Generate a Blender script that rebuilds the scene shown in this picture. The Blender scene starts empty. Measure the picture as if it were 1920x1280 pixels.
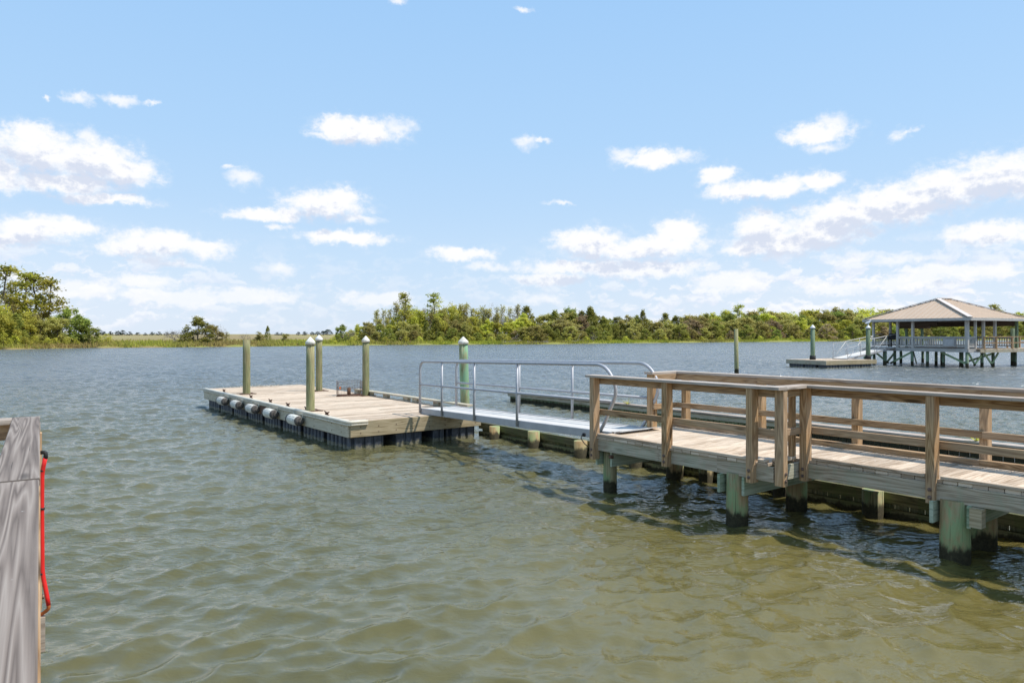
import bpy, math, random
import numpy as np
from mathutils import Vector, Matrix
random.seed(7)
rng = np.random.default_rng(11)
SC = bpy.context.scene
COL = SC.collection
R = math.radians
V = Vector
F, CX, HY, EYE = 1333.0, 960.0, 626.0, 2.45        # lens in photo pixels, horizon row, eye height over the water

# ------------------------------------------------------------------ helpers
BASE = {}

def tag(o, label=None, cat=None, group=None, kind=None):
    if label: o['label'] = label
    if cat: o['category'] = cat
    if group: o['group'] = group
    if kind: o['kind'] = kind
    return o

def thing(name, base, label, cat, group=None):
    o = bpy.data.objects.new(name, None)
    COL.objects.link(o)
    o.location = base
    o.empty_display_size = 0.2
    BASE[o.name] = V(base)
    return tag(o, label, cat, group)

class MB:
    """collects boxes, tubes and polygons with a wood-grain uv and a per-face random value"""
    def __init__(s):
        s.v = []; s.f = []; s.uv = []; s.r = []; s.smooth = []
    def poly(s, pts, uvs=None, rnd=None, smooth=False):
        b = len(s.v)
        s.v += [tuple(p) for p in pts]
        s.f.append(list(range(b, b + len(pts))))
        if uvs is None: uvs = [(p[0], p[1]) for p in pts]
        s.uv += uvs
        s.r.append(random.random() if rnd is None else rnd)
        s.smooth.append(smooth)
    def bar(s, a, b, wd, w, hd, h, rnd=None, ch=0.0):
        """box from a to b (centre line), cross-section w along wd and h along hd; ch = chamfer of the long edges"""
        a = V(a); b = V(b); wd = V(wd).normalized(); hd = V(hd).normalized()
        L = (b - a).length
        if rnd is None: rnd = random.random()
        uo, vo = random.uniform(0, 50), random.uniform(0, 50)
        hw, hh = w / 2, h / 2
        if ch <= 0:
            prof = [(-hw, -hh), (hw, -hh), (hw, hh), (-hw, hh)]
        else:
            c = min(ch, hw * .6, hh * .6)
            prof = [(-hw + c, -hh), (hw - c, -hh), (hw, -hh + c), (hw, hh - c), (hw - c, hh), (-hw + c, hh), (-hw, hh - c), (-hw, -hh + c)]
        n = len(prof)
        flip = (b - a).normalized().dot(wd.cross(hd)) < 0
        base = len(s.v)
        for e in (a, b):
            for (x, y) in prof:
                s.v.append(tuple(e + wd * x + hd * y))
        per = [0.0]
        for i in range(n):
            p, q = prof[i], prof[(i + 1) % n]
            per.append(per[-1] + math.hypot(q[0] - p[0], q[1] - p[1]))
        for i in range(n):
            j = (i + 1) % n
            fc = [base + i, base + j, base + n + j, base + n + i]
            uv = [(uo, vo + per[i]), (uo, vo + per[i + 1]), (uo + L, vo + per[i + 1]), (uo + L, vo + per[i])]
            if flip: fc.reverse(); uv.reverse()
            s.f.append(fc); s.uv += uv; s.r.append(rnd); s.smooth.append(False)
        for e, rev in ((0, True), (1, False)):
            fc = [base + e * n + i for i in range(n)]
            uv = [(uo + prof[i][0] * .3, vo + 7 + prof[i][1]) for i in range(n)]
            if rev != flip: fc.reverse(); uv.reverse()
            s.f.append(fc); s.uv += uv; s.r.append(rnd); s.smooth.append(False)
    def tube(s, pts, rad, n=8, rnd=None, cap=True):
        pts = [V(p) for p in pts]
        m = len(pts)
        if not hasattr(rad, '__len__'): rad = [rad] * m
        if rnd is None: rnd = random.random()
        uo, vo = random.uniform(0, 50), random.uniform(0, 50)
        base = len(s.v)
        up = None; dist = 0; us = []
        for i, p in enumerate(pts):
            t = (pts[min(i + 1, m - 1)] - pts[max(i - 1, 0)]).normalized()
            if up is None:
                up = V((0, 0, 1)) if abs(t.z) < .9 else V((1, 0, 0))
            up = (up - t * up.dot(t)).normalized()
            sd = t.cross(up)
            if i: dist += (p - pts[i - 1]).length
            us.append(uo + dist)
            for k in range(n):
                a = 2 * math.pi * k / n
                s.v.append(tuple(p + (up * math.cos(a) + sd * math.sin(a)) * rad[i]))
        for i in range(m - 1):
            for k in range(n):
                j = (k + 1) % n
                s.f.append([base + i * n + k, base + (i + 1) * n + k, base + (i + 1) * n + j, base + i * n + j][::-1])
                r0 = max(rad); v0 = vo + 2 * math.pi * r0 * k / n; v1 = vo + 2 * math.pi * r0 * (k + 1) / n
                s.uv += [(us[i], v0), (us[i + 1], v0), (us[i + 1], v1), (us[i], v1)][::-1]
                s.r.append(rnd); s.smooth.append(True)
        if cap:
            for i, rev in ((0, True), (m - 1, False)):
                if rad[i] < 1e-4: continue
                fc = [base + i * n + k for k in range(n)]
                if rev: fc.reverse()
                s.f.append(fc); s.uv += [(uo + .01 * k, vo) for k in range(n)]; s.r.append(rnd); s.smooth.append(False)
    def build(s, name, mat, parent=None, bevel=0, label=None):
        root = parent
        while root is not None and root.parent is not None: root = root.parent
        off = BASE[root.name] if root is not None else V((0, 0, 0))
        me = bpy.data.meshes.new(name)
        me.from_pydata([(x - off.x, y - off.y, z - off.z) for (x, y, z) in s.v], [], s.f)
        uvl = me.uv_layers.new(name='UVMap')
        uvl.data.foreach_set('uv', np.array(s.uv, np.float32).ravel())
        at = me.attributes.new('rnd', 'FLOAT', 'FACE')
        at.data.foreach_set('value', np.array(s.r, np.float32))
        me.polygons.foreach_set('use_smooth', np.array(s.smooth, bool))
        me.materials.append(mat)
        me.update()
        o = bpy.data.objects.new(name, me)
        COL.objects.link(o)
        if parent is not None: o.parent = parent
        if bevel:
            b = o.modifiers.new('bevel', 'BEVEL'); b.width = bevel; b.segments = 1; b.limit_method = 'ANGLE'
        if label: o['label'] = label
        return o

def solo(m, name, mat, label, cat, group=None, kind=None):
    """a thing that is one mesh"""
    return tag(m.build(name, mat), label, cat, group, kind)

Z = V((0, 0, 1))

# ------------------------------------------------------------------ node helpers
class NT:
    def __init__(s, tree):
        s.t = tree; s.n = tree.nodes; s.l = tree.links
    def new(s, kind, **kw):
        nd = s.n.new(kind)
        for k, v in kw.items(): setattr(nd, k, v)
        return nd
    def put(s, sock, v):
        if isinstance(v, bpy.types.NodeSocket): s.l.new(v, sock)
        elif v is not None: sock.default_value = v
    def math(s, op, a, b=None, c=None, clamp=False):
        nd = s.new('ShaderNodeMath', operation=op); nd.use_clamp = clamp
        for i, x in enumerate((a, b, c)):
            if x is not None: s.put(nd.inputs[i], x)
        return nd.outputs[0]
    def vmath(s, op, a, b=None, c=None):
        nd = s.new('ShaderNodeVectorMath', operation=op)
        for i, x in enumerate((a, b, c)):
            if x is not None: s.put(nd.inputs[i], x)
        return nd.outputs['Value'] if op in ('LENGTH', 'DOT_PRODUCT', 'DISTANCE') else nd.outputs['Vector']
    def noise(s, vec, scale=1, detail=3, rough=.5, dist=0, out='Fac'):
        nd = s.new('ShaderNodeTexNoise')
        s.put(nd.inputs['Vector'], vec); s.put(nd.inputs['Scale'], scale); nd.inputs['Detail'].default_value = detail
        nd.inputs['Roughness'].default_value = rough; nd.inputs['Distortion'].default_value = dist
        return nd.outputs[out]
    def ramp(s, fac, stops):
        nd = s.new('ShaderNodeValToRGB'); s.put(nd.inputs[0], fac)
        e = nd.color_ramp.elements
        while len(e) < len(stops): e.new(.5)
        for i, (p, c) in enumerate(stops):
            e[i].position = p
            e[i].color = (c, c, c, 1) if not hasattr(c, '__len__') else (*c[:3], 1)
        return nd.outputs[0]
    def mix(s, fac, a, b, mode='MIX'):
        nd = s.new('ShaderNodeMix', data_type='RGBA', blend_type=mode); nd.clamp_factor = True
        s.put(nd.inputs[0], fac)
        for i, x in ((6, a), (7, b)):
            if hasattr(x, '__len__') and not isinstance(x, bpy.types.NodeSocket): x = (*x[:3], 1)
            s.put(nd.inputs[i], x)
        return nd.outputs[2]
    def smooth(s, x, lo, hi, a=0.0, b=1.0):
        nd = s.new('ShaderNodeMapRange', interpolation_type='SMOOTHSTEP')
        s.put(nd.inputs[0], x); s.put(nd.inputs[1], lo); s.put(nd.inputs[2], hi); s.put(nd.inputs[3], a); s.put(nd.inputs[4], b)
        return nd.outputs[0]

def material(name):
    m = bpy.data.materials.new(name); m.use_nodes = True
    t = NT(m.node_tree); t.n.clear()
    out = t.new('ShaderNodeOutputMaterial')
    b = t.new('ShaderNodeBsdfPrincipled')
    t.l.new(b.outputs[0], out.inputs[0])
    return m, t, b, out

def wood(name, dark, mid, light, rough=.8, spread=.22, grey=None, greyamt=.5, knots=1.0, cracks=.6, tide=None, green=None, gs=1.0, ringf=9.0, ringw=.36, fine=34, specks=0, wav=.55, ckt=.33):
    m, t, b, out = material(name)
    uv = t.new('ShaderNodeUVMap').outputs[0]
    def sc(x, y): return t.vmath('MULTIPLY', uv, (x * gs, y * gs, 1))
    n1 = t.noise(sc(1.6, fine), 1, 5, .65)
    n2 = t.noise(sc(wav, 8), 1, 2, .5, .3)
    ring = t.math('MULTIPLY', t.math('PINGPONG', t.math('MULTIPLY', n2, ringf), .5), 2.0)
    fac = t.math('ADD', t.math('MULTIPLY', n1, .98 - ringw), t.math('MULTIPLY', ring, ringw))
    col = t.ramp(fac, [(.22, dark), (.5, mid), (.8, light)])
    at = t.new('ShaderNodeAttribute', attribute_name='rnd').outputs['Fac']
    geo = t.new('ShaderNodeNewGeometry').outputs['Position']
    if grey:
        pat = t.noise(geo, 1.7, 4, .6)
        f2 = t.math('MULTIPLY', t.smooth(t.math('ADD', pat, t.math('MULTIPLY', t.math('SUBTRACT', at, .5), .25)), .38, .62), greyamt)
        col = t.mix(f2, col, t.mix(n1, tuple(x * .7 for x in grey), tuple(x * 1.2 for x in grey)))
    if green:
        pat2 = t.noise(t.vmath('MULTIPLY', geo, (1.5, 1.5, .55)), 3.4, 5, .68)
        col = t.mix(t.math('MULTIPLY', t.smooth(pat2, .42, .6), green[1]), col, green[0])
    if knots:
        vo = t.new('ShaderNodeTexVoronoi'); t.put(vo.inputs['Vector'], sc(1.3, 6.0)); vo.inputs['Scale'].default_value = 1.0
        vo.inputs['Randomness'].default_value = 1
        kn = t.smooth(vo.outputs['Distance'], .06, .19, .55 * knots, 0)
        col = t.mix(kn, col, tuple(x * .35 for x in dark))
    if cracks:
        ck = t.noise(sc(1.1, 75), 1, 2, .5)
        cr = t.smooth(ck, ckt - .05, ckt, cracks, 0)
        col = t.mix(cr, col, tuple(x * .22 for x in dark))
    k = t.math('ADD', 1 - spread, t.math('MULTIPLY', at, 2 * spread))
    col = t.mix(1.0, col, _rgb(t, k), 'MULTIPLY')
    if tide:
        # dark algae band left by the tide: a stain with its own ragged edge
        z = t.new('ShaderNodeSeparateXYZ'); t.put(z.inputs[0], geo)
        nz = t.noise(t.vmath('MULTIPLY', geo, (9, 9, 2.5)), 1, 4, .7)
        h = t.math('ADD', z.outputs[2], t.math('MULTIPLY', t.math('SUBTRACT', nz, .5), tide[2]))
        wet = t.smooth(h, tide[0], tide[0] + tide[1], 1, 0)
        dk = t.ramp(t.noise(geo, 22, 4, .7), [(.3, (.022, .019, .010)), (.6, (.055, .046, .022)), (.8, (.12, .10, .055))])
        col = t.mix(wet, col, dk)
    if specks:
        sp = t.noise(t.vmath('MULTIPLY', geo, (26, 26, 26)), 1, 2, .5); sp2 = t.noise(geo, 2.3, 2, .5)
        col = t.mix(t.math('MULTIPLY', t.smooth(t.math('ADD', sp, t.math('MULTIPLY', t.math('SUBTRACT', sp2, .5), .35)), .74, .78), specks), col, (.72, .70, .66))
    t.put(b.inputs['Base Color'], col)
    b.inputs['Roughness'].default_value = rough
    b.inputs['Specular IOR Level'].default_value = .25
    bp = t.new('ShaderNodeBump'); bp.inputs['Strength'].default_value = .35; bp.inputs['Distance'].default_value = .004
    t.put(bp.inputs['Height'], fac); t.put(b.inputs['Normal'], bp.outputs[0])
    return m

def _rgb(t, k):
    c = t.new('ShaderNodeCombineColor')
    for i in range(3): t.put(c.inputs[i], k)
    return c.outputs[0]

def plain(name, c, rough=.5, metal=0.0, var=.15, scale=6, spec=.4, c2=None):
    m, t, b, out = material(name)
    geo = t.new('ShaderNodeNewGeometry').outputs['Position']
    n = t.noise(geo, scale, 5, .65)
    a = tuple(x * (1 - var) for x in c); d = tuple(min(1, x * (1 + var)) for x in (c2 or c))
    col = t.ramp(n, [(.3, a), (.7, d)])
    t.put(b.inputs['Base Color'], col)
    t.put(b.inputs['Roughness'], t.math('ADD', rough - .08, t.math('MULTIPLY', n, .16)))
    b.inputs['Metallic'].default_value = metal
    b.inputs['Specular IOR Level'].default_value = spec
    return m

W_deck = wood('deck boards', (.30, .205, .125), (.52, .40, .285), (.70, .58, .44), spread=.24, grey=(.55, .47, .37), greyamt=.3, knots=.6, cracks=.6, specks=.8)
W_post = wood('post timber', (.19, .10, .04), (.44, .27, .13), (.62, .425, .24), spread=.16, grey=(.42, .33, .25), greyamt=.3, knots=1.4, ringf=13)
W_rail = wood('rail timber', (.17, .092, .04), (.385, .24, .12), (.54, .37, .21), spread=.18, grey=(.38, .30, .23), greyamt=.3, knots=1.5, ringf=13)
W_cap = wood('rail cap timber', (.21, .15, .105), (.41, .325, .25), (.56, .475, .39), spread=.12, grey=(.45, .40, .35), greyamt=.5)
W_grey = wood('old grey timber', (.125, .098, .08), (.225, .182, .15), (.33, .28, .235), spread=.07, grey=(.27, .225, .19), greyamt=.25, gs=1.0, cracks=.8, knots=1.3, ringf=17, ringw=.50, fine=130, wav=.20, ckt=.32, specks=.9)
W_rim = wood('joist timber', (.24, .18, .115), (.48, .395, .28), (.63, .54, .41), spread=.14, grey=(.47, .43, .34), greyamt=.45, green=((.32, .38, .26), .32), knots=.6, cracks=.7)
W_green = wood('treated beam timber', (.16, .22, .12), (.31, .39, .25), (.45, .50, .36), spread=.14, grey=(.46, .46, .38), greyamt=.4, knots=.3)
W_pile = wood('piling timber', (.20, .165, .075), (.35, .29, .15), (.47, .40, .23), spread=.10, green=((.22, .34, .15), .72), knots=.6, cracks=.8, tide=(.13, .09, .30), grey=(.36, .22, .10), greyamt=.7)
W_guide = wood('guide pile timber', (.15, .13, .06), (.30, .265, .13), (.42, .38, .225), spread=.16, green=((.22, .27, .12), .45), knots=.3, cracks=.5, tide=(.28, .06, .1))
W_guide2 = wood('green guide pile timber', (.16, .16, .07), (.29, .30, .15), (.40, .40, .25), spread=.1, green=((.20, .40, .24), .8), knots=.2, cracks=.4, tide=(.28, .06, .1))
W_wall = wood('bulkhead timber', (.08, .075, .035), (.17, .155, .08), (.28, .25, .14), spread=.25, green=((.13, .16, .06), .55), knots=.2, tide=(.02, .05, .22))
W_screen = wood('screen plank timber', (.12, .13, .06), (.25, .26, .14), (.36, .37, .22), spread=.22, green=((.16, .27, .15), .6), knots=.2, tide=(.10, .05, .10))
W_fasc = wood('dock fascia timber', (.22, .165, .085), (.40, .315, .185), (.53, .43, .28), spread=.08, grey=(.37, .32, .21), greyamt=.5, knots=.3)
W_fascw = wood('bleached fascia timber', (.36, .29, .19), (.56, .49, .36), (.66, .59, .46), spread=.08, grey=(.48, .43, .31), greyamt=.5, knots=.5)
M_vinyl = plain('weathered vinyl', (.62, .555, .43), .45, var=.2, scale=4)
M_alu = plain('aluminium', (.44, .44, .45), .6, .45, var=.10, scale=9)
M_alup = plain('mill aluminium plate', (.44, .43, .42), .6, .25, var=.14, scale=3)
M_alud = plain('aluminium tread', (.60, .57, .52), .8, .0, var=.08, scale=5)
def tank_mat():
    m, t, b, out = material('black float plastic')
    geo = t.new('ShaderNodeNewGeometry').outputs['Position']; z = t.new('ShaderNodeSeparateXYZ'); t.put(z.inputs[0], geo)
    col = t.ramp(t.noise(geo, 7, 5, .65), [(.3, (.016, .019, .026)), (.7, (.075, .085, .105))])
    h = t.math('ADD', z.outputs[2], t.math('MULTIPLY', t.math('SUBTRACT', t.noise(geo, 16, 4, .7), .5), .22))
    scum = t.smooth(h, .05, .09, .8, 0)                 # barnacles and scum along the waterline
    col = t.mix(scum, col, t.ramp(t.noise(geo, 70, 3, .7), [(.35, (.05, .045, .02)), (.65, (.38, .34, .22))]))
    t.put(b.inputs['Base Color'], col); b.inputs['Roughness'].default_value = .5
    return m
M_tank = tank_mat()
M_black = plain('black rubber', (.02, .02, .02), .7, var=.3)
M_rust = plain('rusty steel', (.075, .045, .03), .8, .2, var=.5, scale=30, c2=(.16, .085, .05))
M_bolt = plain('rusted bolt', (.10, .065, .05), .6, .5, var=.5, scale=60, c2=(.22, .16, .13))
M_white = plain('white plastic', (.70, .69, .66), .5, var=.15, scale=8)
M_whiteo = plain('old white plastic', (.62, .57, .46), .6, var=.25, scale=12, c2=(.68, .66, .58))
M_fend = plain('stained white plastic', (.56, .53, .46), .6, var=.35, scale=14)
M_fcap = plain('worn dark rubber', (.055, .048, .042), .8, var=.5, scale=18, c2=(.12, .105, .09))
M_red = plain('red hose plastic', (.72, .022, .018), .35, var=.08)
M_orange = plain('copper pipe', (.55, .16, .05), .4, .3, var=.2)
M_rope = plain('weathered rope', (.55, .50, .40), .9, var=.2, scale=40)
M_teal = plain('teal fabric', (.02, .16, .18), .8)
M_pav = wood('pavilion grey paint timber', (.31, .29, .26), (.47, .44, .395), (.59, .56, .51), spread=.10, knots=.1, cracks=.3)
M_pavd = wood('pavilion brown timber', (.08, .055, .04), (.15, .105, .075), (.22, .16, .115), spread=.12, knots=.1, cracks=.3)
W_pavp = wood('pavilion pile timber', (.09, .13, .075), (.17, .23, .14), (.25, .31, .19), spread=.25, knots=.1, tide=(.30, .08, .15))
W_pavb = wood('pavilion brace timber', (.18, .26, .13), (.29, .38, .20), (.40, .46, .28), spread=.4, knots=.1, tide=(.22, .08, .12))
M_roof = plain('tan metal roofing', (.56, .42, .30), .7, .0, var=.06, scale=1.2, spec=.2)
M_hip = plain('pale hip flashing', (.62, .54, .47), .6, .0, var=.05, scale=1.2)

# ------------------------------------------------------------------ the boardwalk on the right
TH = R(37.5)
U = V((math.sin(TH), -math.cos(TH), 0))            # along the walk, towards the shore
W = V((math.cos(TH), math.sin(TH), 0))             # across the walk, away from the camera
E0 = V((1.29, 11.16, 0))
def P(s, v, z): return E0 + U * s + W * v + Z * z
L0, L1, NV, FV = 3.1, 9.6, .63, 1.98               # platform end, walk end, near edge of the walk, far edge

pier = thing('boardwalk', P(4, 1.3, 0), 'weathered timber boardwalk with post and rail sides on green pilings, running in from the right', 'boardwalk')
m = MB()
s = 0.0
while s < L1:
    w = .139
    v0 = 0.0 if s + w < L0 + .02 else NV
    zz = .841 + random.uniform(-.0015, .0015)
    j = random.uniform(-.006, .006)
    m.bar(P(s + w / 2, v0 - .01 + j, zz), P(s + w / 2, FV + .05 + j, zz), U, w, Z, .038, ch=.004)
    s += w + .006
m.build('decking', W_deck, pier)

nz = .882
m = MB()
for a, b in ((.09, 1.40), (1.56, 2.76), (2.92, 3.02)): m.bar(P(a, .025, nz), P(b, .025, nz), W, .09, Z, .038, ch=.005)
for a, b in ((L0 + .17, 4.60), (4.76, 6.15), (6.31, 7.75), (7.91, L1)): m.bar(P(a, NV + .025, nz), P(b, NV + .025, nz), W, .09, Z, .038, ch=.005)
m.bar(P(L0 - .035, .13, nz), P(L0 - .035, NV - .10, nz), U, .09, Z, .038, ch=.005)
m.build('edge_board', W_deck, pier)
m = MB()
for a, b in ((0, 1.6), (1.603, 4.7), (4.703, 7.7), (7.703, L1)): m.bar(P(a, FV - .08, .897), P(b, FV - .08, .897), W, .09, Z, .075, ch=.005)
m.build('toe_board', W_rail, pier)
# joists behind the edge
m = MB()
zj, hj = .728, .187
for a, b, v in ((.02, 1.30, .03), (1.30, 2.30, .034), (2.30, L0 + .02, .022)): m.bar(P(a, v, zj), P(b, v, zj), W, .038, Z, hj, ch=.003)
for a, b, v in ((L0 + .06, 3.52, NV + .025), (3.52, 3.57, NV + .05), (3.57, 5.0, NV + .055), (5.0, 5.06, NV + .05), (5.06, 7.7, NV + .055), (7.7, L1, NV + .03)):
    m.bar(P(a, v, zj), P(b, v, zj), W, .038, Z, hj, ch=.003)
for a, b in ((4.76, 5.0),): m.bar(P(a, NV + .03, zj - .01), P(b, NV + .03, zj - .01), W, .05, Z, hj, ch=.003)
m.bar(P(L0 + .01, .045, zj), P(L0 + .01, NV, zj), U, .038, Z, hj, ch=.003)
for v in (.62, 1.25, FV - .02): m.bar(P(0, v, zj), P(L1, v, zj), W, .038, Z, hj - .004)
m.bar(P(.012, .05, zj), P(.012, FV - .05, zj), U, .038, Z, hj, ch=.003)
m.build('joist', W_rim, pier)
# cross beams and pilings
rows = ((.15, .20, 1.75, .105, .14), (2.54, .10, 1.50, .138, .14), (4.88, .68, 1.42, .147, .15), (7.25, .7, 1.45, .14, .14), (9.4, .7, 1.45, .14, .14))
for (s, v1, v2, r1, r2) in rows:
    vf = min(v1 - .22, .70 if s > L0 else 0)
    for sg in (-1, 1):
        m = MB(); ss = s + sg * (r1 + .024)
        m.bar(P(ss, v1 - (.17 if sg < 0 else .11), .517), P(ss, FV, .517), U, .04, Z, .236, ch=.004)
        m.build('cross_beam', W_green, pier)
    if s == 4.88:
        m = MB(); m.bar(P(s + r1 + .105, v1 - .16, .53), P(s + r1 + .105, v1 - .05, .53), U, .115, Z, .20, ch=.004); m.build('beam_block', W_fasc, pier)
    for v, r in ((v1, r1), (v2, r2)):
        m = MB(); m.tube([P(s, v, -1.2), P(s, v, .2), P(s, v, .66)], [r * 1.04, r * 1.01, r * .97], 28); m.build('piling', W_pile, pier)
m = MB(); m.bar(P(.37, -.03, .575), P(.37, .03, .575), U, .05, Z, .05); m.build('rusty_bolt', M_rust, pier)

ZC = 1.791                                          # cap centre height
def rail_post(s, v, along=W, w=.092, d=.14, z0=.60, bolts=True, mat=None, parent=None, out=-1):
    """post with its deep side along the given direction and two bolts through its foot"""
    m = MB(); sd = U if along is W else W
    m.bar(P(s, v, z0), P(s, v, 1.771), sd, w, along, d, ch=.006)
    po = m.build('rail_post', mat or W_post, parent or pier)
    if bolts:
        for zz in (z0 + .065, z0 + .15):
            b = MB(); c = P(s, v, zz) + along * out * (d / 2)
            b.tube([c - along * out * .01, c + along * out * .008, c + along * out * .010], [.022, .022, .021], 10)
            b.tube([c + along * out * .008, c + along * out * .020], [.012, .010], 8)
            b.build('bolt', M_bolt, po)
    return po
for s in (.03, 1.48, 2.84): rail_post(s, -.02, z0=.60 if s > .1 else .50)
rail_post(L0 + .09, .06, along=U, w=.10, d=.12, out=1)
for s in (L0 + .09, 4.68, 6.23, 7.83): rail_post(s, NV - .02)
m = MB(); m.bar(P(L0 - .03, NV - .13, .86), P(L0 - .03, NV - .13, 1.771), U, .06, W, .09, ch=.005); m.build('rail_post', W_post, pier)
for s in (.19, 1.65, 3.15, 4.72, 6.2, 7.7): rail_post(s, FV + .02, out=1)
rail_post(-.02, 1.37, along=U, w=.12, d=.13, z0=.62, out=-1)

def cap(parts):
    for a, b, wd, w in parts:
        m = MB(); m.bar(a, b, wd, w, Z, .038, ch=.004); m.build('rail_cap', W_cap, pier)
cap(((P(-.10, -.012, ZC), P(1.62, -.012, ZC), W, .185), (P(1.622, -.012, ZC), P(L0 + .16, -.012, ZC + .001), W, .185),
     (P(L0 + .067, .082, ZC), P(L0 + .067, NV + .08, ZC - .001), U, .185),
     (P(L0 + .162, NV - .012, ZC), P(5.45, NV - .012, ZC), W, .185), (P(5.452, NV - .012, ZC), P(L1, NV - .012, ZC), W, .185),
     (P(-.10, FV, ZC), P(2.4, FV, ZC), W, .185), (P(2.402, FV, ZC), P(5.6, FV, ZC), W, .185), (P(5.602, FV, ZC), P(L1, FV, ZC), W, .185),
     (P(-.012, 1.27, ZC), P(-.012, FV - .095, ZC), U, .185)))
def rails(parts):
    for a, b, wd, zz, h in parts:
        m = MB(); m.bar(a + Z * zz, b + Z * zz, wd, .038, Z, h, ch=.004); m.build('rail_board', W_rail, pier)
T, MZ = (1.719, .10), (1.232, .088)
for zz, h in (T, MZ):
    rails(((P(-.06, .071, 0), P(1.52, .071, 0), W, zz, h), (P(1.522, .071, 0), P(L0 + .02, .071, 0), W, zz, h),
           (P(L0 + .05, .14, 0), P(L0 + .05, NV - .095, 0), U, zz, h),
           (P(L0 + .03, NV + .071, 0), P(4.68, NV + .071, 0), W, zz, h), (P(4.682, NV + .071, 0), P(7.8, NV + .071, 0), W, zz - .004, h), (P(7.802, NV + .071, 0), P(L1, NV + .071, 0), W, zz, h),
           (P(.07, FV - .072, 0), P(1.65, FV - .072, 0), W, zz, h), (P(1.652, FV - .072, 0), P(4.72, FV - .072, 0), W, zz + .003, h), (P(4.722, FV - .072, 0), P(L1, FV - .072, 0), W, zz, h),
           (P(.066, 1.31, 0), P(.066, FV - .10, 0), U, zz, h)))

# ------------------------------------------------------------------ low bulkheads that still the water
def bulkhead(root, v, s0, s1, top, plank, near, wales, capw, mats):
    m = MB(); s = s0
    while s < s1:
        w = .19; m.bar(P(s + w / 2, v, -1.3), P(s + w / 2, v, top - .03 + random.uniform(-.01, .004)), U, w - .012, W, .05, ch=.012); s += w
    m.build('plank_wall', mats[0], root)
    for zz, h in wales:
        s = s0 - .05
        while s < s1:
            e = min(s + 4.2, s1 + .05)
            m = MB(); m.bar(P(s, v - .06, zz), P(e - .004, v - .06, zz), W, .06, Z, h, ch=.005); m.build('wale', mats[1], root); s = e
    if capw:
        s = s0 - .12
        while s < s1:
            e = min(s + 4.8, s1 + .1)
            m = MB(); m.bar(P(s, v - .02, top), P(e - .006, v - .02, top), W, capw, Z, .045, ch=.005); m.build('cap_board', mats[2], root); s = e
bh = thing('bulkhead', P(0, 2.14, 0), 'low dark timber bulkhead with round piles, standing under the boardwalk and metal gangway', 'bulkhead')
bulkhead(bh, 2.16, -6.1, 10, .30, .05, True, ((.235, .15), (.02, .15)), 0, (W_wall, W_wall, None))
for s in (-5.3, -3.86, -2.38, -.9, .05, .66, 2.05, 3.4, 5.75, 7.9):
    m = MB(); r = .125 + random.uniform(-.01, .012); m.tube([P(s, 1.93, -1.2), P(s, 1.93, .31 + random.uniform(-.02, .04))], [r * 1.03, r], 20); m.build('piling', W_pile, bh)
sc2 = thing('wave_screen', P(-2, 7.97, 0), 'low green stained plank wall with grey cap, standing in open water behind the boardwalk', 'wave screen')
bulkhead(sc2, 7.97, -12.6, 14, .33, .05, True, ((.235, .11),), .26, (W_screen, W_rim, W_cap))

# ------------------------------------------------------------------ floating dock
D0 = V((-3.41, 14.9, 0))
def D(t, v, z): return D0 - U * t + W * v + Z * z   # t away from the camera along the long side
DL, DW, DZ = 11.4, 3.33, .605
dock = thing('floating_dock', D(5.5, 1.6, 0), 'long weathered plank dock floating on black tanks, at the foot of the metal gangway', 'floating dock')
m = MB(); t0 = .045
while t0 < DL - .03:
    w = .139; zz = DZ - .019 + random.uniform(-.003, .003)
    cut = [0.03, DW]
    if random.random() < .55: c = random.choice((1.2, 1.62, 2.1)); cut = [.03, c, DW]
    for a, b in zip(cut[:-1], cut[1:]): m.bar(D(t0 + w / 2, a + .002, zz), D(t0 + w / 2, b - .002, zz), U, w, Z, .036, ch=.004)
    t0 += w + .007
m.build('decking', W_deck, dock)
m = MB(); m.bar(D(-.0, .02, .437), D(-.0, DW + .02, .437), U, .045, Z, .325, ch=.006); m.build('fascia_board', W_fasc, dock)
m = MB(); m.bar(D(.03, 0, .437), D(DL, 0, .437), W, .045, Z, .325, ch=.006); m.build('fascia_board', W_fascw, dock)
m = MB(); m.bar(D(DL, .03, .437), D(DL, DW, .437), U, .045, Z, .325, ch=.006); m.build('fascia_board', W_fascw, dock)
m = MB(); m.bar(D(.03, DW, .437), D(DL, DW, .437), W, .045, Z, .325, ch=.006); m.build('fascia_board', W_fasc, dock)
# nail heads on the two fascias we see
def nail(p, d):
    m = MB(); m.tube([p, p + d * .006], [.012, .011], 8); m.build('nail', M_rust, dock)
for k in range(22):
    c = D(.35 + k * .5, -.0225, 0)
    for zz in (.35, .50):
        if random.random() < .75: nail(c + Z * (zz + random.uniform(-.02, .02)), -W)
for k in range(8):
    for zz in (.36, .48): nail(D(-.0225, .25 + k * .42, 0) + Z * zz, U)
m = MB()                                            # rolled vinyl rub strip along the near side, turned round the corner
path = [D(DL, -.035, .60), D(.12, -.035, .60), D(.0, -.03, .60), D(-.045, .03, .60), D(-.045, .40, .60)]
m.tube(path, .035, 10); m.tube([p - Z * .055 for p in path], .026, 10)
m.bar(D(DL, .015, .622), D(.05, .015, .622), W, .10, Z, .014, ch=.004); m.bar(D(.015, -.02, .6225), D(.015, .39, .6225), U, .11, Z, .0145, ch=.004)
m.build('rub_strip', M_vinyl, dock)
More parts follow.
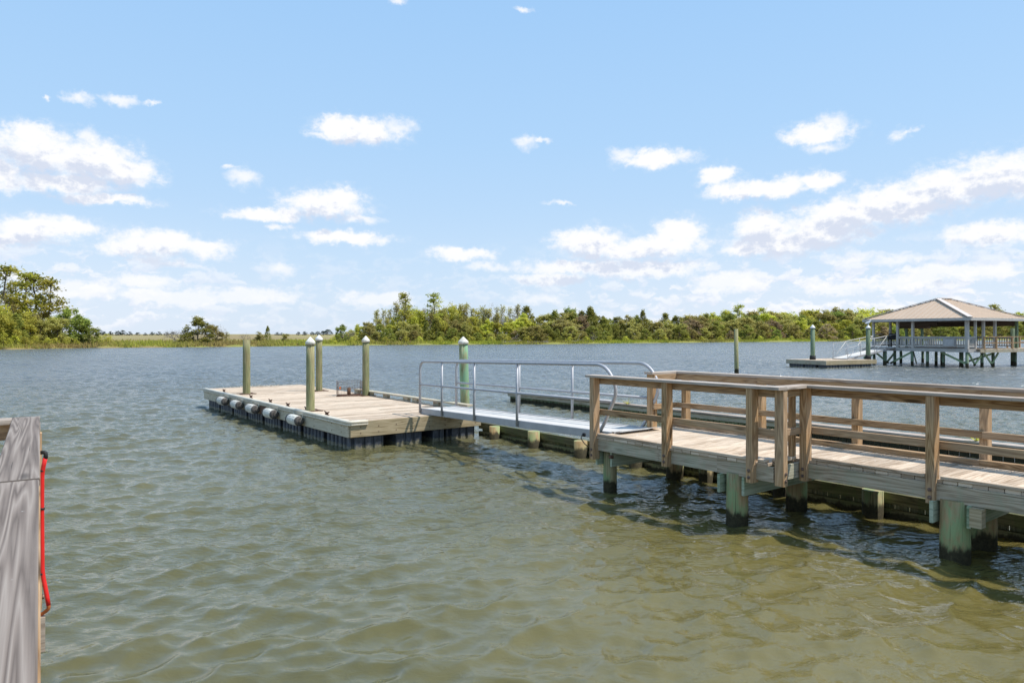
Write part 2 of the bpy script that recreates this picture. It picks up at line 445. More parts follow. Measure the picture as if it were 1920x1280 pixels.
def tank(a, b, out, dep):
    """a moulded float: a core with upright ribs"""
    ax = (b - a).normalized(); L = (b - a).length; m = MB()
    mid = (a + b) / 2
    m.bar(a + Z * -.02 + ax * .04, b + Z * -.02 - ax * .04, out, dep, Z, .60, ch=.03)
    n = max(2, round(L / .21)); st = L / n
    for k in range(n):
        c = a + ax * (st * (k + .5)); w = st * (.62 if k % 2 else .78)
        for o in (1, -1):
            m.bar(c + out * o * (dep / 2 + .012) + Z * -.30, c + out * o * (dep / 2 + .012) + Z * .265, ax, w, out, .06, ch=.02)
    return m.build('float_tank', M_tank, dock)
t0 = .10
for k in range(8):
    tank(D(t0, .46, 0), D(t0 + 1.25, .46, 0), W, .72); tank(D(t0, DW - .46, 0), D(t0 + 1.25, DW - .46, 0), W, .72); t0 += 1.40
for a, b in ((.12, .80), (1.10, 1.80), (2.05, 2.40), (2.55, 3.20)): tank(D(.36, a, 0), D(.36, b, 0), U, .55)
# cleats
for px in (420, 470.6, 507, 539.7, 575, 612.8):
    k = (px - CX) / F; t = (D0.x - k * D0.y + .14 * (W.x - k * W.y)) / (U.x - k * U.y)
    m = MB(); c = D(t, .14, DZ)
    m.tube([c - U * .13 + Z * .085, c - U * .07 + Z * .06, c + U * .07 + Z * .06, c + U * .13 + Z * .085], [.012, .018, .018, .012], 8)
    for o in (-.045, .045): m.tube([c + U * o, c + U * o + Z * .06], [.024, .016], 8)
    m.bar(c - U * .08 + Z * .006, c + U * .08 + Z * .006, W, .06, Z, .012)
    m.build('cleat', M_rust, dock)
# raised board along the far side
m = MB()
for a, b in ((.3, 2.9), (2.905, 6.6)): m.bar(D(a, DW - .06, DZ + .125), D(b, DW - .06, DZ + .125), W, .19, Z, .04, ch=.005)
for a in (.5, 1.7, 2.8, 3.3, 4.5, 5.5, 6.4): m.bar(D(a, DW - .06, DZ + .055), D(a + .25, DW - .06, DZ + .055), W, .10, Z, .10)
m.build('bull_rail', W_rim, dock)
m = MB(); m.bar(D(5.15, -.05, .40), D(5.55, -.05, .40), W, .03, Z, .22); m.build('rusty_bracket', M_rust, dock)

m = MB()
for _ in range(260):
    v = random.gauss(1.7, .55); c = D(DL - .08 + random.gauss(0, .05), min(3.1, max(.1, v)), DZ + .005); a = random.uniform(0, math.tau); e = V((math.cos(a) * .12, math.sin(a) * .12, random.uniform(.01, .06)))
    m.poly([c - e.cross(Z).normalized() * .008, c + e.cross(Z).normalized() * .008, c + e])
solo(m, 'dry_weed', M_rope, 'line of dry weed washed up along the far end of the floating dock', 'weed', kind='stuff')
# the guide piles
pil = [((-8.20, 21.96), .112, 2.27, 0, 0, 'bare topped guide pile without a cap, at the far left corner of the floating dock', W_guide),
       ((-4.85, 17.10), .101, 2.24, 1, 0, 'nearest guide pile with a greyish cone cap, by the fendered side of the floating dock', W_guide),
       ((-6.27, 23.10), .105, 2.28, 1, 0, 'guide pile with the whitest cone cap, farthest back on the floating dock', W_guide),
       ((-4.38, 21.30), .104, 2.25, 1, 0, 'brown guide pile with a pale cone cap, standing beside the wire crab trap', W_guide),
       ((-1.17, 17.95), .115, 2.24, 1, .05, 'green stained guide pile with a white cone cap, beside the metal gangway', W_guide2)]
for i, ((x, y), r, top, cp, lean, lab, mat) in enumerate(pil):
    t = thing('guide_pile', (x, y, 0), lab, 'piling', 'guide piles of the near floating dock')
    a = V((x + lean, y, -1.6)); b = V((x - lean * 1.2, y, top))
    m = MB(); n = 9; pts = [a.lerp(b, k / n) for k in range(n + 1)]
    m.tube(pts, [r * (1.06 - .10 * k / n + random.uniform(-.008, .008)) for k in range(n + 1)], 28)
    m.build('shaft', mat, t)
    if cp:
        m = MB(); rr = r * 1.02 + .012
        m.tube([b - Z * .045, b + Z * .02, b + Z * .035, b + Z * .145], [rr + .004, rr, rr - .01, .008], 28)
        m.build('cone_cap', M_white if i in (2,) else M_whiteo, t)
    # the steel guide hoop that the dock slides on
    if i < 4:
        m = MB(); c = V((x, y, DZ + .006))
        for o, d in ((U, W), (W, U)):
            for sg in (1, -1): m.bar(c + o * sg * .19 - d * .24, c + o * sg * .19 + d * .24, o, .05, Z, .02)
        m.build('pile_hoop', M_rust, dock)

# roller fenders hung along the side
for k, (px, lab) in enumerate(((562, 'cream barrel fender on the dock side, nearest to the camera'), (515, 'tan streaked barrel fender, second from the near dock corner'),
                               (480, 'white barrel fender in the middle of the five, beside the rusty bracket'), (450, 'white barrel fender, second from the far dock corner'),
                               (423, 'white barrel fender hung nearest to the far dock corner'))):
    q = (px - CX) / F; t = (D0.x - q * D0.y - .16 * (W.x - q * W.y)) / (U.x - q * U.y)
    f = thing('dock_fender', D(t + .3, -.165, .41), lab, 'fender', 'barrel fenders along the dock side')
    m = MB(); m.tube([D(t + .06, -.165, .41), D(t + .09, -.165, .41), D(t + .32, -.165, .41), D(t + .55, -.165, .41), D(t + .58, -.165, .41)], [.10, .118, .122, .118, .10], 20)
    for a in range(14):
        an = a * math.tau / 14; o = W * math.cos(an) + Z * math.sin(an)
        m.bar(D(t + .10, -.165, .41) + o * .119, D(t + .54, -.165, .41) + o * .119, o, .010, o.cross(U), .012)
    m.build('barrel', M_whiteo if k < 2 else M_fend, f)
    for a in (t, t + .59):
        m = MB(); m.tube([D(a - .02, -.165, .41), D(a + .0, -.165, .41), D(a + .05, -.165, .41), D(a + .065, -.165, .41)], [.07, .112, .116, .10], 20)
        m.tube([D(a - .05, -.165, .41), D(a, -.165, .41)], [.03, .035], 10); m.build('end_cap', M_fcap, f)
    for a in (t + .01, t + .60):
        m = MB(); m.tube([D(a - .045, -.165, .40), D(a - .02, -.10, .50), D(a - .005, -.075, .585), D(a, -.02, .642)], .009, 6); m.build('rope', M_rope, f)

# wire crab trap
ct = V((-4.87, 21.3, DZ)); ang = .32
cx, cy = V((math.cos(ang), math.sin(ang), 0)), V((-math.sin(ang), math.cos(ang), 0))
def TP(a, b, c): return ct + cx * a + cy * b + Z * c
trap = thing('crab_trap', ct, 'rusty wire mesh crab trap sitting on the floating dock', 'crab trap')
hx, hy, hz = .35, .31, .44
m = MB()
for a in (-hx, hx):
    for b in (-hy, hy): m.tube([TP(a, b, .02), TP(a, b, hz)], .0035, 5)
for c in (.02, hz * .5, hz):
    for b in (-hy, hy): m.tube([TP(-hx, b, c), TP(hx, b, c)], .0035, 5)
    for a in (-hx, hx): m.tube([TP(a, -hy, c), TP(a, hy, c)], .0035, 5)
m.build('frame', M_rust, trap)
m = MB(); n = 9
for i in range(n + 1):
    f = i / n
    for b in (-hy, hy): m.tube([TP(-hx + 2 * hx * f, b, .02), TP(-hx + 2 * hx * f, b, hz)], .0016, 4, cap=False); m.tube([TP(-hx, b, hz * f), TP(hx, b, hz * f)], .0016, 4, cap=False)
    for a in (-hx, hx): m.tube([TP(a, -hy + 2 * hy * f, .02), TP(a, -hy + 2 * hy * f, hz)], .0016, 4, cap=False); m.tube([TP(a, -hy, hz * f), TP(a, hy, hz * f)], .0016, 4, cap=False)
    for c in (hz * .5, hz): m.tube([TP(-hx + 2 * hx * f, -hy, c), TP(-hx + 2 * hx * f, hy, c)], .0016, 4, cap=False)
m.build('wire_mesh', M_rust, trap)
m = MB(); m.tube([TP(-.02, -.05, .03), TP(-.02, -.05, .24)], .055, 10); m.build('bait_cage', M_rust, trap)
m = MB(); m.bar(TP(-.30, -hy - .01, .22), TP(-.30, -hy - .01, .30), cx, .05, cy, .008); m.build('orange_tag', M_orange, trap)
m = MB()
for k in range(5): m.tube([TP(-hx - .06 + .02 * k, -hy + .12 * k, .015), TP(0, -hy - .05 + .1 * k, .025), TP(hx + .02, -hy + .12 * k, .015)], .012, 5)
m.build('base_bar', M_rust, trap)

# ------------------------------------------------------------------ aluminium gangway
G0, G1 = V((-2.13, 16.5, .725)), V((1.60, 11.40, .868))
gd = (G1 - G0); GL = gd.length; ga = gd.normalized(); gw = V((-ga.y, ga.x, 0)).normalized()
if gw.dot(W) < 0: gw = -gw
gu = V((0, 0, 1))
def G(x, v, z): return G0 + ga * x + gw * v + Z * z
GW = .94
gang = thing('gangway', G(GL / 2, GW / 2, 0), 'aluminium gangway with round tube handrails, sloping from the boardwalk to the floating dock', 'gangway')
for k in range(7):
    v = .055 + (GW - .11) * (k + .5) / 7
    m = MB(); m.bar(G(.0, v, -.022), G(GL, v, -.022), gw, (GW - .11) / 7 - .012, Z, .03, ch=.003); m.build('tread_plank', M_alud, gang)
m = MB()
for k in range(11): x = .1 + k * (GL - .2) / 10; m.bar(G(x, .04, -.075), G(x, GW - .04, -.075), ga, .06, Z, .06)
m.build('cross_member', M_alup, gang)
for v in (0.025, GW - .025):
    m = MB(); m.bar(G(0, v, -.058), G(GL, v, -.058), gw, .05, Z, .135, ch=.006); m.build('stringer', M_alup, gang)
m = MB(); m.bar(G(GL - .02, .02, .012), G(GL + .16, .02, .020), gw, .02, Z, .01)
m.bar(G(GL + .0, GW / 2, .008), G(GL + .22, GW / 2, .042), gw, GW - .02, Z, .010); m.build('transition_plate', M_alud, gang)
def fillet(pts, r, n=6):
    out = [pts[0]]
    for i in range(1, len(pts) - 1):
        a, b, c = pts[i - 1], pts[i], pts[i + 1]
        d1, d2 = (a - b).normalized(), (c - b).normalized()
        rr = min(r, (a - b).length * .49, (c - b).length * .49)
        for k in range(n + 1):
            f = k / n; out.append((b + d1 * rr) * (1 - f) ** 2 + b * 2 * f * (1 - f) + (b + d2 * rr) * f ** 2)
    return out + [pts[-1]]
RH = 1.09
for v, posts in ((-.022, (.98, 2.24, 3.62)), (GW + .022, (.30 - .0, 2.45, 3.9))):
    m = MB()
    m.tube(fillet([G(.03, v, -.10), G(.03, v, RH), G(GL - .12, v, RH), G(GL + .17, v, .70), G(GL - .16, v, .12), G(GL - .30, v, -.06)], .22, 8), .029, 12); m.build('handrail', M_alu, gang)
    m = MB(); m.tube([G(.03, v, .56), G(GL + .02, v, .50)], .024, 10); m.build('mid_rail', M_alu, gang)
    xs = (1.02, 2.32, 3.80) if v < 0 else (2.55, 4.25)
    for x in xs:
        m = MB(); m.tube([G(x, v, -.10), G(x, v, RH)], .026, 12); m.build('rail_post', M_alu, gang)
m = MB(); c = P(-.10, -.03, .70); m.tube([c + V((-.10, 0, .16)), c + V((-.115, 0, .10)), c + V((-.06, 0, .02)), c + V((0, 0, -.03))], .008, 6); m.build('tie_cable', M_bolt, gang)
m = MB(); c = P(-.2, -.03, .85); m.tube([c - Z * .03, c - Z * .02, c + Z * .02, c + Z * .03], [.015, .03, .03, .015], 10); m.build('shackle', M_black, gang)

# ------------------------------------------------------------------ the walkway rail at the left
dl = V((-.553, .833, 0)).normalized(); nl = V((dl.y, -dl.x, 0)); R0 = V((-3.685, 5.55, 0))
def Lp(d, n, z): return R0 + dl * d + nl * n + Z * z
lw = thing('walkway_railing', Lp(-3, 0, .84), 'close grey timber walkway rail with a wide weathered cap, at the left edge', 'railing')
m = MB(); m.bar(Lp(-2.86, -.0875, ZC), Lp(0, -.0875, ZC), nl, .175, Z, .038, ch=.004); m.build('rail_cap', W_grey, lw)
m = MB(); m.bar(Lp(-7.5, -.0925, ZC - .005), Lp(-2.868, -.0925, ZC - .005), nl, .178, Z, .038, ch=.004); m.build('rail_cap', W_grey, lw)
m = MB(); m.bar(Lp(-.0875, -1.9, ZC + .001), Lp(-.0875, -.1765, ZC), dl, .175, Z, .038, ch=.004); m.build('rail_cap', W_cap, lw)
for zz, h in ((1.712, .115), (1.23, .09)):
    m = MB(); m.bar(Lp(-7.5, -.0165, zz), Lp(-.05, -.0165, zz), nl, .036, Z, h, ch=.003); m.build('rail_board', W_rail, lw)
    m = MB(); m.bar(Lp(-.11, -1.9, zz), Lp(-.11, -.06, zz), dl, .036, Z, h, ch=.003); m.build('rail_board', W_rail, lw)
for d, n0 in ((-.78, -.046), (-2.6, -.075), (-4.4, -.075)):
    m = MB(); m.bar(Lp(d, n0, .56), Lp(d, n0, 1.77), dl, .09, nl, .115, ch=.005); po = m.build('rail_post', W_post, lw)
    for zz in (.64, .73):
        b = MB(); c = Lp(d, n0 + .058, zz); b.tube([c, c + nl * .014], [.02, .017], 8); b.build('bolt', M_bolt, po)
lp = thing('walkway', Lp(-3.5, -.9, .84), 'plank walkway deck carried behind the close grey rail at the left edge', 'walkway')
m = MB(); d = -.02
while d > -8: m.bar(Lp(d - .07, -1.8, .841), Lp(d - .07, -.06, .841), dl, .139, Z, .038); d -= .145
m.build('decking', W_deck, lp)
m = MB(); m.bar(Lp(-8, -.075, .728), Lp(-.02, -.075, .728), nl, .038, Z, .187); m.bar(Lp(-.04, -1.8, .728), Lp(-.04, -.1, .728), dl, .038, Z, .187); m.build('joist', W_rim, lp)
for d in (-.9, -4.0):
    m = MB(); m.bar(Lp(d, -1.7, .43), Lp(d, .03, .43), dl, .08, Z, .236, ch=.004); m.build('cross_beam', W_cap, lp)
    m = MB(); m.tube([Lp(d - .2, -.3, -1.2), Lp(d - .2, -.3, .6)], .13, 20); m.build('piling', W_pile, lp)

# red hose on the outside of the rail post
HYD = 4.80
def HP(px, py): return V(((px - CX) * HYD / F, HYD, EYE - (py - HY) * HYD / F))
hose = thing('hose', HP(80, 1140), 'bright red plastic hose strapped to the outside of the close grey rail', 'hose')
m = MB(); m.tube(fillet([HP(85, 858), HP(79, 885), HP(78.5, 955), HP(79.5, 1075), HP(86, 1105), HP(91, 1134)], .08, 4), .0135, 12); m.build('hose_run', M_red, hose)
m = MB(); m.tube(fillet([HP(70, 849), HP(86, 847), HP(85.5, 859)], .02, 5), .013, 10); m.build('elbow', M_black, hose)
m = MB(); m.tube(fillet([HP(91, 1132), HP(91.5, 1140), HP(84, 1147), HP(70, 1155)], .02, 5), .012, 10); m.build('copper_bend', M_orange, hose)
for py in (882, 953, 1075):
    m = MB(); c = HP(79, py); m.tube([c - Z * .006, c + Z * .006], .0165, 12); m.bar(c, c - V((.035, 0, 0)), Z, .012, V((0, 1, 0)), .008); m.build('strap', M_black, hose)

# ------------------------------------------------------------------ pavilion over the water
PA = R(27)
pp = V((-math.sin(PA), math.cos(PA), 0)); pq = V((math.cos(PA), math.sin(PA), 0)); K = V((32.9, 51.4, 0))
def Q(s, t, z): return K + pp * s + pq * t + Z * z
pav = thing('pavilion', Q(3.7, 3, 0), 'grey open sided pavilion with a tan hipped metal roof, on green pilings over the water', 'pavilion')
FZ = 1.38
m = MB()
k = 0.0
while k < 7.6: m.bar(Q(k + .07, -.1, FZ - .02), Q(k + .07, 6.4, FZ - .02), pp, .135, Z, .04); k += .14
m.build('floor_deck', W_cap, pav)
m = MB()
for a, b, d in ((Q(-.1, -.12, 1.24), Q(7.6, -.12, 1.24), pq), (Q(-.12, -.12, 1.24), Q(-.12, 6.4, 1.24), pp), (Q(7.6, -.1, 1.24), Q(7.6, 6.4, 1.24), pp), (Q(-.1, 6.4, 1.24), Q(7.6, 6.4, 1.24), pq)):
    m.bar(a, b, d, .09, Z, .24)
m.build('floor_beam', M_pav, pav)
# roof
EZ, RZ, ov = 3.62, 5.2, .55
c00, c10, c11, c01 = Q(-ov, -ov, EZ), Q(7.5 + ov, -ov, EZ), Q(7.5 + ov, 6.8, EZ), Q(-ov, 6.8, EZ)
r0, r1 = Q(3.75, 2.55, RZ), Q(3.75, 4.15, RZ)
m = MB()
def roof_face(a, b, tb, ta):
    m.poly([a, b, tb, ta] if (tb - ta).length > .01 else [a, b, ta])
    # standing seams run up the slope until they meet a hip
    e = (b - a).normalized(); L = (b - a).length
    pa, pb = (ta - a).dot(e), (tb - a).dot(e)
    upv = (ta - a) - e * pa
    x = .3
    while x < L - .2:
        f = 1.0
        if x < pa: f = min(f, x / pa)
        if x > pb: f = min(f, (L - x) / (L - pb))
        s0 = a + e * x; n = e.cross(upv).normalized()
        if n.z < 0: n = -n
        m.bar(s0 + n * .012, s0 + upv * f + n * .012, e, .025, n, .025)
        x += .42
for a, b, tb, ta in ((c10, c00, r0, r0), (c00, c01, r1, r0), (c01, c11, r1, r1), (c11, c10, r0, r1)): roof_face(a, b, tb, ta)
roof = m.build('roof', M_roof, pav)
m = MB()
for a, b in ((c00, r0), (c10, r0), (c11, r1), (c01, r1), (r0, r1)):
    d = (b - a).normalized(); sd = d.cross(Z).normalized(); m.bar(a + Z * .06, b + Z * .06, sd, .34, sd.cross(d), .05)
m.build('hip_cap', M_hip, roof)
m = MB()
for a, b in ((c00, c10), (c10, c11), (c11, c01), (c01, c00)): m.bar(a - Z * .10, b - Z * .10, (b - a).normalized().cross(Z), .06, Z, .20)
m.build('fascia', M_pav, roof)
m = MB(); m.poly([c00 - Z * .17, c01 - Z * .17, c11 - Z * .17, c10 - Z * .17]); m.build('soffit', M_pavd, roof)
m = MB()
m.bar(Q(6.9, 2.2, 3.18), Q(6.9, 6.5, 3.18), pp, .12, Z, .55); m.bar(Q(0.1, 6.4, 3.25), Q(6.8, 6.4, 3.25), pq, .10, Z, .40); m.bar(Q(3.6, 2.2, 3.25), Q(6.8, 2.2, 3.25), pq, .10, Z, .35)
m.build('beam', M_pavd, pav)
posts = [(0, 0, .22), (4.1, 0, .17), (5.35, 0, .17), (7.45, 0, .17), (0, 1.0, .15), (0, 2.0, .17), (0, 3.45, .17), (0, 6.3, .18), (7.45, 2.1, .17), (7.45, 4.2, .17), (7.45, 6.3, .17), (3.7, 6.3, .17), (5.6, 2.3, .16)]
for s, t, w in posts:
    m = MB(); m.bar(Q(s, t, FZ), Q(s, t, 3.44), pp, w, pq, w, ch=.01); m.build('post', M_pav if t < 4 else W_pavp, pav)
def balustrade(a, b, mat):
    d = (b - a).normalized(); n = d.cross(Z); L = (b - a).length; m = MB()
    m.bar(a + Z * (FZ + .84), b + Z * (FZ + .84), n, .11, Z, .07); m.bar(a + Z * (FZ + .16), b + Z * (FZ + .16), n, .05, Z, .09); m.bar(a + Z * (FZ + .74), b + Z * (FZ + .74), n, .05, Z, .08)
    k = .12
    while k < L - .05: m.bar(a + d * k + Z * (FZ + .16), a + d * k + Z * (FZ + .8), d, .06, n, .05); k += .185
    return m.build('balustrade', mat, pav)
for s0, s1 in ((.12, 4.0), (4.2, 5.25)): balustrade(Q(s0, -.02, 0), Q(s1, -.02, 0), M_pav)
balustrade(Q(.0, .1, 0), Q(0, .95, 0), M_pav)
for t0, t1 in ((.1, 2.0), (2.2, 4.1), (4.3, 6.2)): balustrade(Q(7.45, t0, 0), Q(7.45, t1, 0), M_pav)
balustrade(Q(.2, 6.35, 0), Q(7.3, 6.35, 0), M_pav)
for s, t in ((0, 0), (1.9, .3), (3.0, .1), (4.15, 0), (5.7, .15), (7.4, 0), (0.1, 2.0), (.1, 3.4), (.1, 6.3), (3.7, 3), (3.4, 1.8), (7.4, 3.4), (7.4, 6.3), (1.4, 1.6), (.9, .9)):
    m = MB(); c = Q(s, t, 0); m.tube([c - Z * 1.2, c + Z * 1.12], [.11, .105], 12); m.build('piling', W_pavp, pav)
for a, b in ((Q(.05, -.05, .30), Q(1.95, .1, 1.10)), (Q(4.2, 0, 1.05), Q(5.9, -.1, .12)), (Q(5.6, .1, 1.05), Q(6.4, .1, .12)), (Q(7.4, 0, 1.05), Q(6.2, .1, .12)), (Q(7.4, 0, 1.0), Q(8.3, .1, .12)), (Q(8.6, -.1, 1.0), Q(7.8, .1, .1)),
             (Q(0, .15, 1.1), Q(.05, 1.1, .15)), (Q(.1, 2.0, .9), Q(.1, 1.0, .15)), (Q(0, 2.1, 1.05), Q(.02, 3.2, .12)), (Q(0, 3.9, 1.05), Q(0.02, 3.0, .15)), (Q(.1, 3.4, 1.0), Q(1.2, 1.6, .3)), (Q(5.6, 2.3, 1.1), Q(4.6, 1.2, .15))):
    m = MB(); d = (b - a).normalized(); m.bar(a, b, d.cross(Z), .06, d.cross(Z).cross(d), .14); m.build('brace', W_pavb, pav)
# access walk leaving the pavilion to the right
wk = thing('access_walk', Q(.5, 12, 0), 'brown railed timber walk leading away from the grey pavilion to the right', 'walkway')
m = MB(); k = .9
while k < 26: m.bar(Q(-.62, k, FZ - .03), Q(1.0, k, FZ - .03), pq, .135, Z, .04); k += .142
m.build('decking', W_deck, wk)
m = MB(); m.bar(Q(-.62, .5, 1.22), Q(-.62, 26, 1.22), pp, .06, Z, .24); m.bar(Q(1.0, 6.6, 1.22), Q(1.0, 26, 1.22), pp, .06, Z, .24); m.build('joist', W_rim, wk)
for sd, ks in ((-.60, (1.05, 2.55, 4.6, 6.6, 8.6, 10.6, 12.6, 14.6, 16.6, 18.6, 20.6, 22.6, 24.6)), (.98, (6.9, 8.6, 10.6, 12.6, 14.6, 16.6, 18.6, 20.6))):
    m = MB(); m.bar(Q(sd, ks[0], FZ + .87), Q(sd, 26, FZ + .87), pp, .15, Z, .045); m.build('rail_cap', W_post, wk)
    m = MB(); m.bar(Q(sd, ks[0] + .02, FZ + .42), Q(sd, 26, FZ + .42), pp, .04, Z, .09); m.build('mid_rail', W_rail, wk)
    for k in ks: m = MB(); m.bar(Q(sd, k, 1.12), Q(sd, k, FZ + .85), pp, .10, pq, .10); m.build('rail_post', W_post, wk)
for k in (7.4, 11, 15, 19, 23):
    for s in (-.45, .85): m = MB(); c = Q(s, k, 0); m.tube([c - Z * 1.2, c + Z * (2.9 if k == 7.4 else 1.15)], [.15, .14], 12); m.build('piling', W_pavp, wk)

# things kept in the pavilion
sb = thing('storage_box', Q(1.07, -.24, FZ + .1), 'pale ribbed box hung on the outside of the pavilion balustrade', 'storage box')
m = MB(); m.bar(Q(.70, -.27, FZ + .43), Q(1.45, -.27, FZ + .43), pq, .36, Z, .56, ch=.02)
for k in range(4): m.bar(Q(.8 + k * .18, -.455, FZ + .20), Q(.8 + k * .18, -.455, FZ + .66), pp, .05, pq, .02)
m.build('body', M_alup, sb)
m = MB(); m.bar(Q(.68, -.27, FZ + .745), Q(1.47, -.27, FZ + .745), pq, .40, Z, .06, ch=.02); m.build('lid', M_pav, sb)
gr = thing('grill', Q(6.7, 1.5, FZ), 'black covered grill standing at the back corner of the pavilion', 'grill')
m = MB(); m.bar(Q(6.3, 1.5, FZ + .72), Q(7.1, 1.5, FZ + .72), pq, .5, Z, .22, ch=.03); m.build('firebox', M_black, gr)
m = MB(); m.tube([Q(6.32, 1.5, FZ + .86), Q(6.36, 1.5, FZ + .88), Q(7.04, 1.5, FZ + .88), Q(7.08, 1.5, FZ + .86)], [.18, .25, .25, .18], 14); m.build('hood', M_black, gr)
for s in (6.36, 7.04):
    for t in (1.3, 1.7): m = MB(); m.bar(Q(s, t, FZ), Q(s, t, FZ + .62), pp, .05, pq, .05); m.build('leg', M_black, gr)
ch = thing('deck_chair', Q(.9, 2.55, FZ), 'teal backed deck chair with a white seat, seen between the pavilion posts', 'chair')
m = MB(); m.bar(Q(.65, 2.55, FZ + .42), Q(1.2, 2.55, FZ + .40), pq, .5, Z, .06, ch=.02); m.build('seat', M_white, ch)
m = MB(); m.bar(Q(1.2, 2.55, FZ + .42), Q(1.38, 2.55, FZ + 1.0), pq, .5, pp, .05, ch=.02); m.build('backrest', M_teal, ch)
for s in (.68, 1.2):
    for t in (2.33, 2.77): m = MB(); m.bar(Q(s, t, FZ), Q(s, t, FZ + .42), pp, .05, pq, .05); m.build('leg', M_white, ch)
    
# the pavilion's own float, its two piles and its gangway
Kf = V((22.2, 50.3, 0))
def Fq(s, t, z): return Kf + pp * s + pq * t + Z * z
fd = thing('floating_dock', Fq(1.7, 2.6, 0), 'small far floating dock with two white capped piles, in front of the pavilion', 'floating dock')
m = MB(); k = .05
while k < 3.5: m.bar(Fq(k, .03, .535), Fq(k, 5.4, .535), pp, .135, Z, .035); k += .142
m.build('decking', W_deck, fd)
for a, b, d, mt in ((Fq(-.04, 0, .40), Fq(3.5, 0, .40), pq, W_rim), (Fq(0, -.02, .40), Fq(0, 5.45, .40), pp, W_fasc), (Fq(3.5, 0, .40), Fq(3.5, 5.4, .40), pp, W_rim), (Fq(0.04, 5.42, .40), Fq(3.5, 5.42, .40), pq, W_rim)):
    m = MB(); m.bar(a, b, d, .05, Z, .30); m.build('fascia_board', mt, fd)
def ftank(a, b, out, dep):
    m = MB(); ax = (b - a).normalized(); L = (b - a).length; m.bar(a - Z * .04, b - Z * .04, out, dep, Z, .58, ch=.03)
    n = max(2, round(L / .28))
    for k in range(n): c = a + ax * L * (k + .5) / n; m.bar(c - out * (dep / 2 + .01) - Z * .3, c - out * (dep / 2 + .01) + Z * .24, ax, .19, out, .05, ch=.02)
    m.build('float_tank', M_tank, fd)
for k in range(4): ftank(Fq(.42, .15 + k * 1.22, 0), Fq(.42, 1.3 + k * 1.22, 0), pp, .7); ftank(Fq(3.0, .15 + k * 1.22, 0), Fq(3.0, 1.3 + k * 1.22, 0), pp, .7)
for k in range(2): ftank(Fq(.9 + k * 1.1, .34, 0), Fq(1.9 + k * 1.1, .34, 0), pq, .5)
for c, lab, hgt in ((V((22.25, 52.6, 0)), 'green white capped pile without a bird, on the left of the small far dock', 2.90), (V((26.75, 53.4, 0)), 'tall green pile with a bird on its white cap, by the pavilion gangway', 2.90)):
    t = thing('guide_pile', c, lab, 'piling', 'guide piles of the small far dock')
    m = MB(); m.tube([c - Z * 1.2, c + Z * 1, c + Z * hgt], [.165, .16, .15], 16); m.build('shaft', W_pavp, t)
    m = MB(); e = c + Z * hgt; m.tube([e - Z * .04, e + Z * .03, e + Z * .05, e + Z * .25], [.18, .18, .165, .01], 16); m.build('cone_cap', M_white, t)
    m = MB(); m.tube([c + Z * .54, c + Z * .86], [.235, .225], 4); m.build('collar', M_black, t)
# perched gull: one continuous body
bx = V((26.75, 53.4, 2.90 + .23))
def skin_mesh(name, verts, edges, radii, mat, parent=None, sub=2):
    me = bpy.data.meshes.new(name); off = BASE[parent.name] if parent else V((0, 0, 0))
    me.from_pydata([tuple(V(v) - off) for v in verts], edges, []); o = bpy.data.objects.new(name, me); COL.objects.link(o)
    sk = o.modifiers.new('skin', 'SKIN')
    for i, r in enumerate(radii):
        d = me.skin_vertices[0].data[i]; d.radius = (r, r); d.use_root = i == 0
    ss = o.modifiers.new('sub', 'SUBSURF'); ss.levels = sub; ss.render_levels = sub
    me.materials.append(mat)
    if parent: o.parent = parent
    return o
M_gull = plain('gull plumage', (.55, .56, .58), .8, var=.25, scale=14, c2=(.72, .72, .72))
gull = thing('gull', bx, 'pale grey gull perched on the white cap of the far pile beside the pavilion', 'bird')
gv = [bx + V(p) for p in ((0, 0, .17), (.09, 0, .22), (.14, 0, .31), (.17, 0, .37), (.25, 0, .36), (-.12, 0, .14), (-.25, 0, .11), (.01, .035, .08), (.01, .035, 0), (.01, -.035, .08), (.01, -.035, 0))]
skin_mesh('body', gv, [(0, 1), (1, 2), (2, 3), (3, 4), (0, 5), (5, 6), (0, 7), (7, 8), (0, 9), (9, 10)], (.085, .075, .05, .055, .012, .07, .02, .015, .01, .015, .01), M_gull, gull)

g0, g1 = V((25.0, 53.0, .60)), V((30.55, 56.45, 1.40)); g2 = g1 - g0; gl2 = g2.length; a2 = g2.normalized(); w2 = V((-a2.y, a2.x, 0)).normalized()
def H(x, v, z): return g0 + a2 * x + w2 * v + Z * z
gg = thing('gangway', H(gl2 / 2, .6, 0), 'small far gangway with thin pale handrails, sloping up to the pavilion floor', 'gangway')
m = MB(); m.bar(H(0, .6, 0), H(gl2, .6, 0), w2, 1.15, Z, .05); m.build('tread_plank', M_alud, gg)
for v in (0, 1.2):
    m = MB(); m.bar(H(0, v, -.03), H(gl2, v, -.03), w2, .05, Z, .14); m.build('stringer', M_alup, gg)
    m = MB(); m.tube([H(.05, v, 1.1), H(gl2, v, 1.06)], .024, 8); m.build('handrail', M_alud, gg)
    m = MB(); m.tube([H(.05, v, .55), H(gl2, v, .5)], .018, 6); m.build('mid_rail', M_alu, gg)
    for x in (.05, 1.7, 3.5, 5.2): m = MB(); m.tube([H(x, v, 0), H(x, v, 1.1)], .021, 6); m.build('rail_post', M_alup, gg)
    m = MB(); m.tube([H(.1, v, .02), H(1.7, v, 1.08)], .018, 6); m.build('brace', M_alud, gg)
    m = MB(); m.tube([H(3.6, v, .0), H(5.2, v, 1.04)], .018, 6); m.build('brace', M_alud, gg)
ld = thing('landing', Q(6.4, -1.0, 0), 'low landing platform between the pavilion floor and its gangway', 'landing')
m = MB(); m.bar(Q(5.4, -.75, FZ - .06), Q(7.5, -.75, FZ - .06), pq, 1.2, Z, .06); m.build('decking', W_cap, ld)
